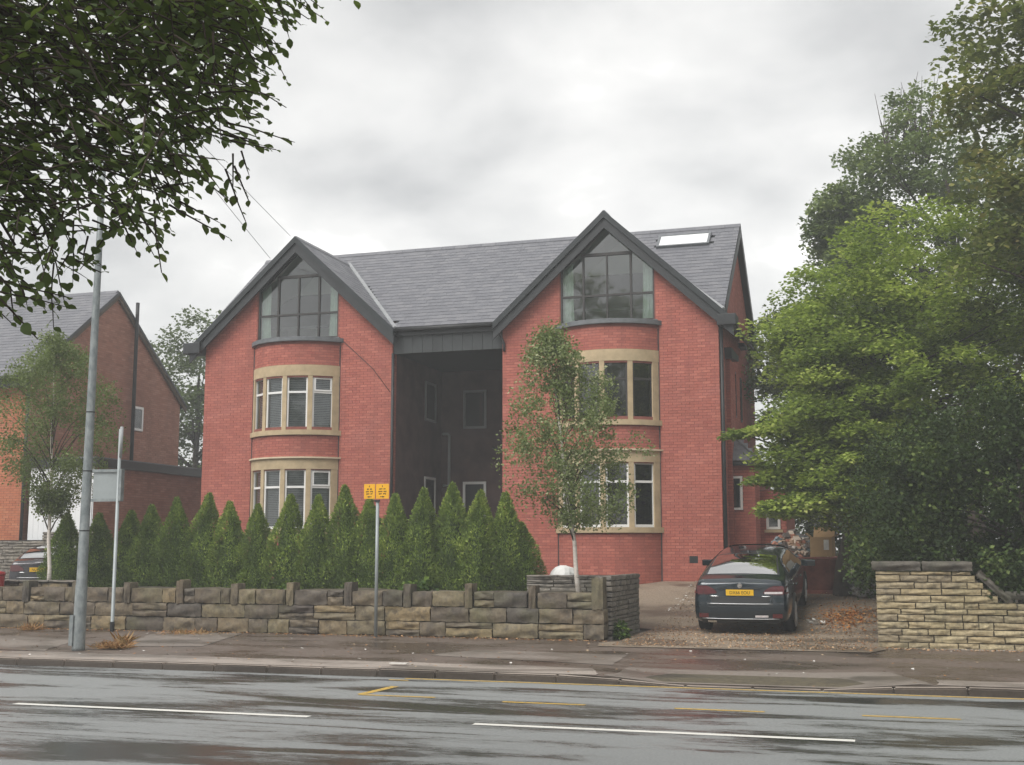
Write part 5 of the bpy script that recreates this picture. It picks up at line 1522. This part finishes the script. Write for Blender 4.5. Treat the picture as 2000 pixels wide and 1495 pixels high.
# near beech whose branches hang into the top left
def beech():
    base = Vector((-6.9, 2.3, .1))
    root = empty('beech_tree', base, 'near dark-leaved beech hanging into the top left corner', 'tree')
    rr = random.Random(8)
    wood = MB()
    trunk = [base + Vector((.1 * math.sin(i), .1 * math.cos(i * 1.3), i * .95)) for i in range(11)]
    wood.tube([p - base for p in trunk], [.36 - .026 * i for i in range(11)], 14)
    poly = [(-260, -260), (560, -200), (520, -20), (480, 60), (455, 150), (430, 260), (380, 320), (330, 350), (300, 410), (230, 430), (170, 440), (130, 500), (70, 545), (0, 590), (-260, 600)]
    def inside(x, y):
        c = False; n = len(poly)
        for i in range(n):
            (x0, y0), (x1, y1) = poly[i], poly[(i + 1) % n]
            if (y0 > y) != (y1 > y) and x < (x1 - x0) * (y - y0) / (y1 - y0) + x0: c = not c
        return c
    Rm = cam.rotation_euler.to_matrix()
    def world(px, py, dep): return CAMP + Rm @ (Vector(((px - 1000) / 2400, (747.5 - py) / 2400, -1)) * dep)
    P, Nn, T, Sz, Vl = [], [], [], [], []
    right = Rm @ Vector((1, 0, 0))
    def twig(s, d, L, droop, dens, val):
        """a leafy twig from s along d, beech leaves in two ranks"""
        pts = []; n = max(4, int(L / .055)); p = s.copy(); dd = d.normalized()
        for i in range(n):
            pts.append(p.copy()); dd = (dd + Vector((rr.uniform(-.09, .09), rr.uniform(-.09, .09), -droop + rr.uniform(-.05, .05)))).normalized(); p = p + dd * .055
        wood.tube([q - base for q in pts[::2] + [pts[-1]]], [.007 * (1 - .75 * i / len(pts[::2])) for i in range(len(pts[::2]) + 1)], 5)
        side = 1
        for i in range(1, n):
            if rr.random() > dens: continue
            t = (pts[i] - pts[i - 1]).normalized()
            sd = t.cross(Vector((0, 0, 1)));
            if sd.length < .1: sd = Vector((1, 0, 0))
            sd.normalize(); side = -side
            ax = (t * .55 + sd * side * .8 + Vector((0, 0, rr.uniform(-.5, .25)))).normalized()
            nn = Vector((rr.uniform(-.7, .7), rr.uniform(-.7, .7), 1)); nn = (nn - ax * nn.dot(ax)).normalized()
            P.append(pts[i] - base); Nn.append(nn); T.append(ax); Sz.append(rr.uniform(.054, .098) * (1 if i < n - 2 else .7)); Vl.append(val + rr.gauss(0, .16))
    # a few boughs from the trunk to targets in the crown
    tg = [(60, 60, 6.8), (250, 40, 7.2), (380, 90, 7.6), (150, 200, 7.0), (330, 220, 7.6), (40, 330, 7.0), (170, 340, 7.4), (30, 480, 7.2), (440, -60, 7.8), (260, 330, 7.7)]
    for k, (px, py, dp) in enumerate(tg):
        e = world(px, py, dp); s = trunk[5 + k % 4]
        mid = s.lerp(e, .55) + Vector((0, 0, .55))
        q = [s, s.lerp(mid, .5) + Vector((0, 0, .2)), mid, mid.lerp(e, .5) + Vector((0, 0, .08)), e]
        wood.tube([v - base for v in q], [.06, .05, .03, .016, .008], 7)
    n = 0
    while n < 1750:
        px, py = rr.uniform(-260, 560), rr.uniform(-260, 600)
        if not inside(px, py): continue
        # thinner towards the lower right
        edge = (px * .55 + py) / 560
        if rr.random() < max(0, min(.93, (edge - .40) * 1.35)): continue
        s = world(px, py, rr.uniform(6.2, 8.6))
        d = right * rr.uniform(-.2, 1) + Vector((rr.uniform(-.4, .4), rr.uniform(-.5, .5), rr.uniform(-.75, .25)))
        twig(s, d, rr.uniform(.3, .62), rr.uniform(.0, .06), .92, .40 + .18 * (px + py) / 800 + rr.uniform(-.15, .15)); n += 1
    # trailing twigs that make the ragged edge
    for px, py, tx, ty in ((470, 10, 585, 25), (430, 60, 540, 88), (440, 130, 560, 178), (430, 170, 552, 210), (420, 250, 545, 298), (430, 270, 560, 295), (300, 370, 390, 355), (440, 330, 485, 460), (455, 300, 470, 400), (330, 400, 470, 492), (300, 360, 390, 430), (290, 330, 340, 480), (180, 430, 245, 455), (130, 500, 215, 545), (60, 560, 95, 625), (20, 560, 30, 650), (150, 470, 110, 560), (0, 540, 60, 610), (230, 390, 240, 460)):
        dp = rr.uniform(7.0, 8.0); a, bq = world(px, py, dp), world(tx, ty, dp + .1)
        twig(a, (bq - a), (bq - a).length, .004, .88, .55)
        twig(a + Vector((0, .1, .05)), (bq - a) + right * .05, (bq - a).length * .7, .01, .9, .5)
    wood.build('trunk', 'bark', root, True)
    me = leaf_mesh('crown', 'leaf_beech', np.array([tuple(v) for v in P]), np.array([tuple(v) for v in Nn]), np.array([tuple(v) for v in T]), np.array(Sz), np.array(Vl), OVAL)
    inst('crown', me, root, (0, 0, 0))
beech()

# ------------------------------------------------------------------ small growth and litter
def tuft(name, label, cat, loc, n, h, spread, mat, seed):
    r = np.random.default_rng(seed); Pp = np.zeros((n, 3)); a = r.uniform(0, 6.28, n)
    Pp[:, 0] = r.normal(0, spread * .35, n); Pp[:, 1] = r.normal(0, spread * .3, n)
    ln = r.uniform(.3, 1.1, n); el = np.abs(r.normal(.35, .35, n))
    T_ = np.stack([np.cos(a) * np.cos(el), np.sin(a) * np.cos(el), np.sin(el)], 1)
    nn = np.cross(T_, r.normal(size=(n, 3))); nn /= np.linalg.norm(nn, axis=1)[:, None]
    sh = np.array([(0, .01, 0), (.5, .018, .04), (1, 0, -.1), (.5, -.018, .04)])
    o = inst(name, leaf_mesh(name, mat, Pp, nn, T_, ln * h, r.random(n), sh), None, loc); return tag(o, label, cat)
tuft('weed_tuft', 'orange dried weed tuft at the foot of the lamp column', 'weed', (-13.3, 18.95, .15), 1000, .18, .36, 'dry_grass', 1)
o = tuft('weed_tuft', 'upright dried weed stalks beside the road sign post', 'weed', (-13.55, 19.6, .16), 60, .36, .16, 'dry_grass', 4)
o['label'] = 'upright dried stalks behind the orange tuft by the lamp column'
tuft('weed_tuft', 'flat dried orange weeds at the base of the stone wall', 'weed', (-13.7, 22.1, .19), 320, .15, .7, 'dry_grass', 2)
tuft('weed_tuft', 'thin dried weeds under the road sign at the wall', 'weed', (-17.6, 22.2, .19), 420, .20, .30, 'dry_grass', 3)
def bush(name, label, cat, loc, n, rad, h, ls, mat, seed):
    r = np.random.default_rng(seed); d = r.normal(size=(n, 3)); d /= np.linalg.norm(d, axis=1)[:, None]
    Pp = d * (r.random(n) ** .4)[:, None] * np.array([rad, rad, h]); Pp[:, 2] = np.abs(Pp[:, 2])
    nn, t = rot_frames(n, .6, r)
    return tag(inst(name, leaf_mesh(name, mat, Pp, nn, t, ls * r.uniform(.6, 1.3, n), r.random(n)), None, loc), label, cat)
bush('weed_bush', 'small dark green weed at the end of the return wall', 'weed', (-5.12, 23.2, .2), 420, .17, .34, .07, 'weed_green', 5)
bush('leafy_plant', 'yellow-green leafy plant in the planter right of the sign post', 'plant', (-9.3, 23.3, .98), 260, .38, .3, .13, 'weed_green', 6)
bush('leafy_plant', 'small green seedling in the planter below the hedge, left of centre', 'plant', (-12.2, 23.2, .98), 120, .2, .2, .09, 'weed_green', 7)

def scatter(name, mat, n, pos, size, dz, lab, cat, seed, tilt=2.2):
    r = np.random.default_rng(seed); Pp = pos(r, n)
    nn, t = rot_frames(n, tilt, r)
    o = inst(name, leaf_mesh(name, mat, Pp + np.array([0, 0, dz]), nn, t, r.uniform(size[0], size[1], n), r.random(n)), None, (0, 0, 0))
    return tag(o, lab, cat, kind='stuff')
def drivepos(r, n):
    x = r.uniform(-4.95, -.5, n); y = 21.6 + 9 * r.random(n) ** 1.3
    return np.stack([x, y, [ground(v) + .03 for v in y]], 1)
scatter('fallen_leaves', 'leaf_fallen', 6000, drivepos, (.018, .048), .0, 'brown fallen leaves strewn over the drive', 'leaves', 41)
def pilepos(r, n):
    x = r.normal(-1.15, .32, n); y = r.normal(27.4, .75, n)
    return np.stack([x, y, [ground(v) + .03 for v in y]], 1) + np.abs(r.normal(0, .03, (n, 3))) * np.array([0, 0, 1])
scatter('leaf_drift', 'leaf_orange', 1500, pilepos, (.03, .07), .0, 'drift of orange fallen leaves near the sandstone wall', 'leaves', 42)
def chippos(r, n):
    x = r.uniform(-5.1, -3.6, n); y = 31.9 - 4.2 * r.random(n) ** 1.6
    return np.stack([x, y, [ground(v) + .03 for v in y]], 1)
scatter('stone_chippings', 'litter_white', 420, chippos, (.03, .08), .0, 'pale stone chippings on the drive by the house corner', 'gravel', 43)
def pavepos(r, n):
    x = r.uniform(-20, 6, n); y = r.uniform(17.4, 22.5, n)
    return np.stack([x, y, [pz(a, v) + .012 for a, v in zip(x, y)]], 1)
scatter('pavement_litter', 'litter_white', 110, pavepos, (.03, .08), .0, 'pale scraps of litter on the wet pavement', 'litter', 44, 4)
def basepos(r, n):
    x = r.uniform(-21, -5.2, n); y = 22.52 - np.abs(r.normal(0, .12, n))
    return np.stack([x, y, [pz(a, v) + .012 for a, v in zip(x, y)]], 1)
scatter('wall_base_litter', 'leaf_fallen', 1500, basepos, (.02, .06), .0, 'line of dead leaves along the foot of the stone wall', 'leaves', 46, 2.5)
def basepos2(r, n):
    x = r.uniform(-.5, 6, n); y = 22.3 - np.abs(r.normal(0, .10, n))
    return np.stack([x, y, [pz(a, v) + .012 for a, v in zip(x, y)]], 1)
scatter('wall_base_litter', 'leaf_fallen', 600, basepos2, (.02, .06), .0, 'dead leaves along the foot of the sandstone wall', 'leaves', 47, 2.5)
scatter('pavement_leaves', 'leaf_fallen', 500, pavepos, (.025, .06), .0, 'small brown leaves on the wet pavement', 'leaves', 45, 4)
o = MB().box(-.14, .14, -.05, .05, 0, .012).build('paper_scrap', 'litter_white'); o.location = (-7.35, 17.7, .14)
tag(o, 'flat white paper scrap on the pavement near the kerb', 'litter')
o = bush('plastic_scrap', 'crumpled white plastic on the drive right of the car', 'litter', (-1.75, 26.6, ground(26.6) + .02), 60, .16, .06, .12, 'litter_white', 9)

# put each thing's origin at its base
bpy.context.view_layer.update()
for o in list(COL.objects):
    if o.type == 'EMPTY' and o.parent is None and o.location.length < 1e-6:
        co = []
        for ch in o.children:
            if ch.type == 'MESH' and ch.data.vertices and len(ch.bound_box):
                co += [ch.matrix_local @ Vector(c) for c in ch.bound_box]
        if not co: continue
        lo = Vector([min(c[i] for c in co) for i in range(3)]); hi = Vector([max(c[i] for c in co) for i in range(3)])
        b0 = Vector(((lo.x + hi.x) / 2, (lo.y + hi.y) / 2, lo.z))
        o.location = b0
        for ch in o.children: ch.location = ch.location - b0

# ------------------------------------------------------------------ damp air
hb = MB().box(-260, 260, -65, 260, -1.2, 22).build('haze', 'plaster')
hm = bpy.data.materials.new('haze'); hm.use_nodes = True
for n in list(hm.node_tree.nodes): hm.node_tree.nodes.remove(n)
ho = hm.node_tree.nodes.new('ShaderNodeOutputMaterial'); hv = hm.node_tree.nodes.new('ShaderNodeVolumePrincipled')
hv.inputs['Color'].default_value = (.93, .96, .97, 1); hv.inputs['Density'].default_value = .0028
hm.node_tree.links.new(hv.outputs[0], ho.inputs['Volume'])
hb.data.materials.clear(); hb.data.materials.append(hm)
tag(hb, 'thin damp haze filling the air', 'haze', kind='stuff')
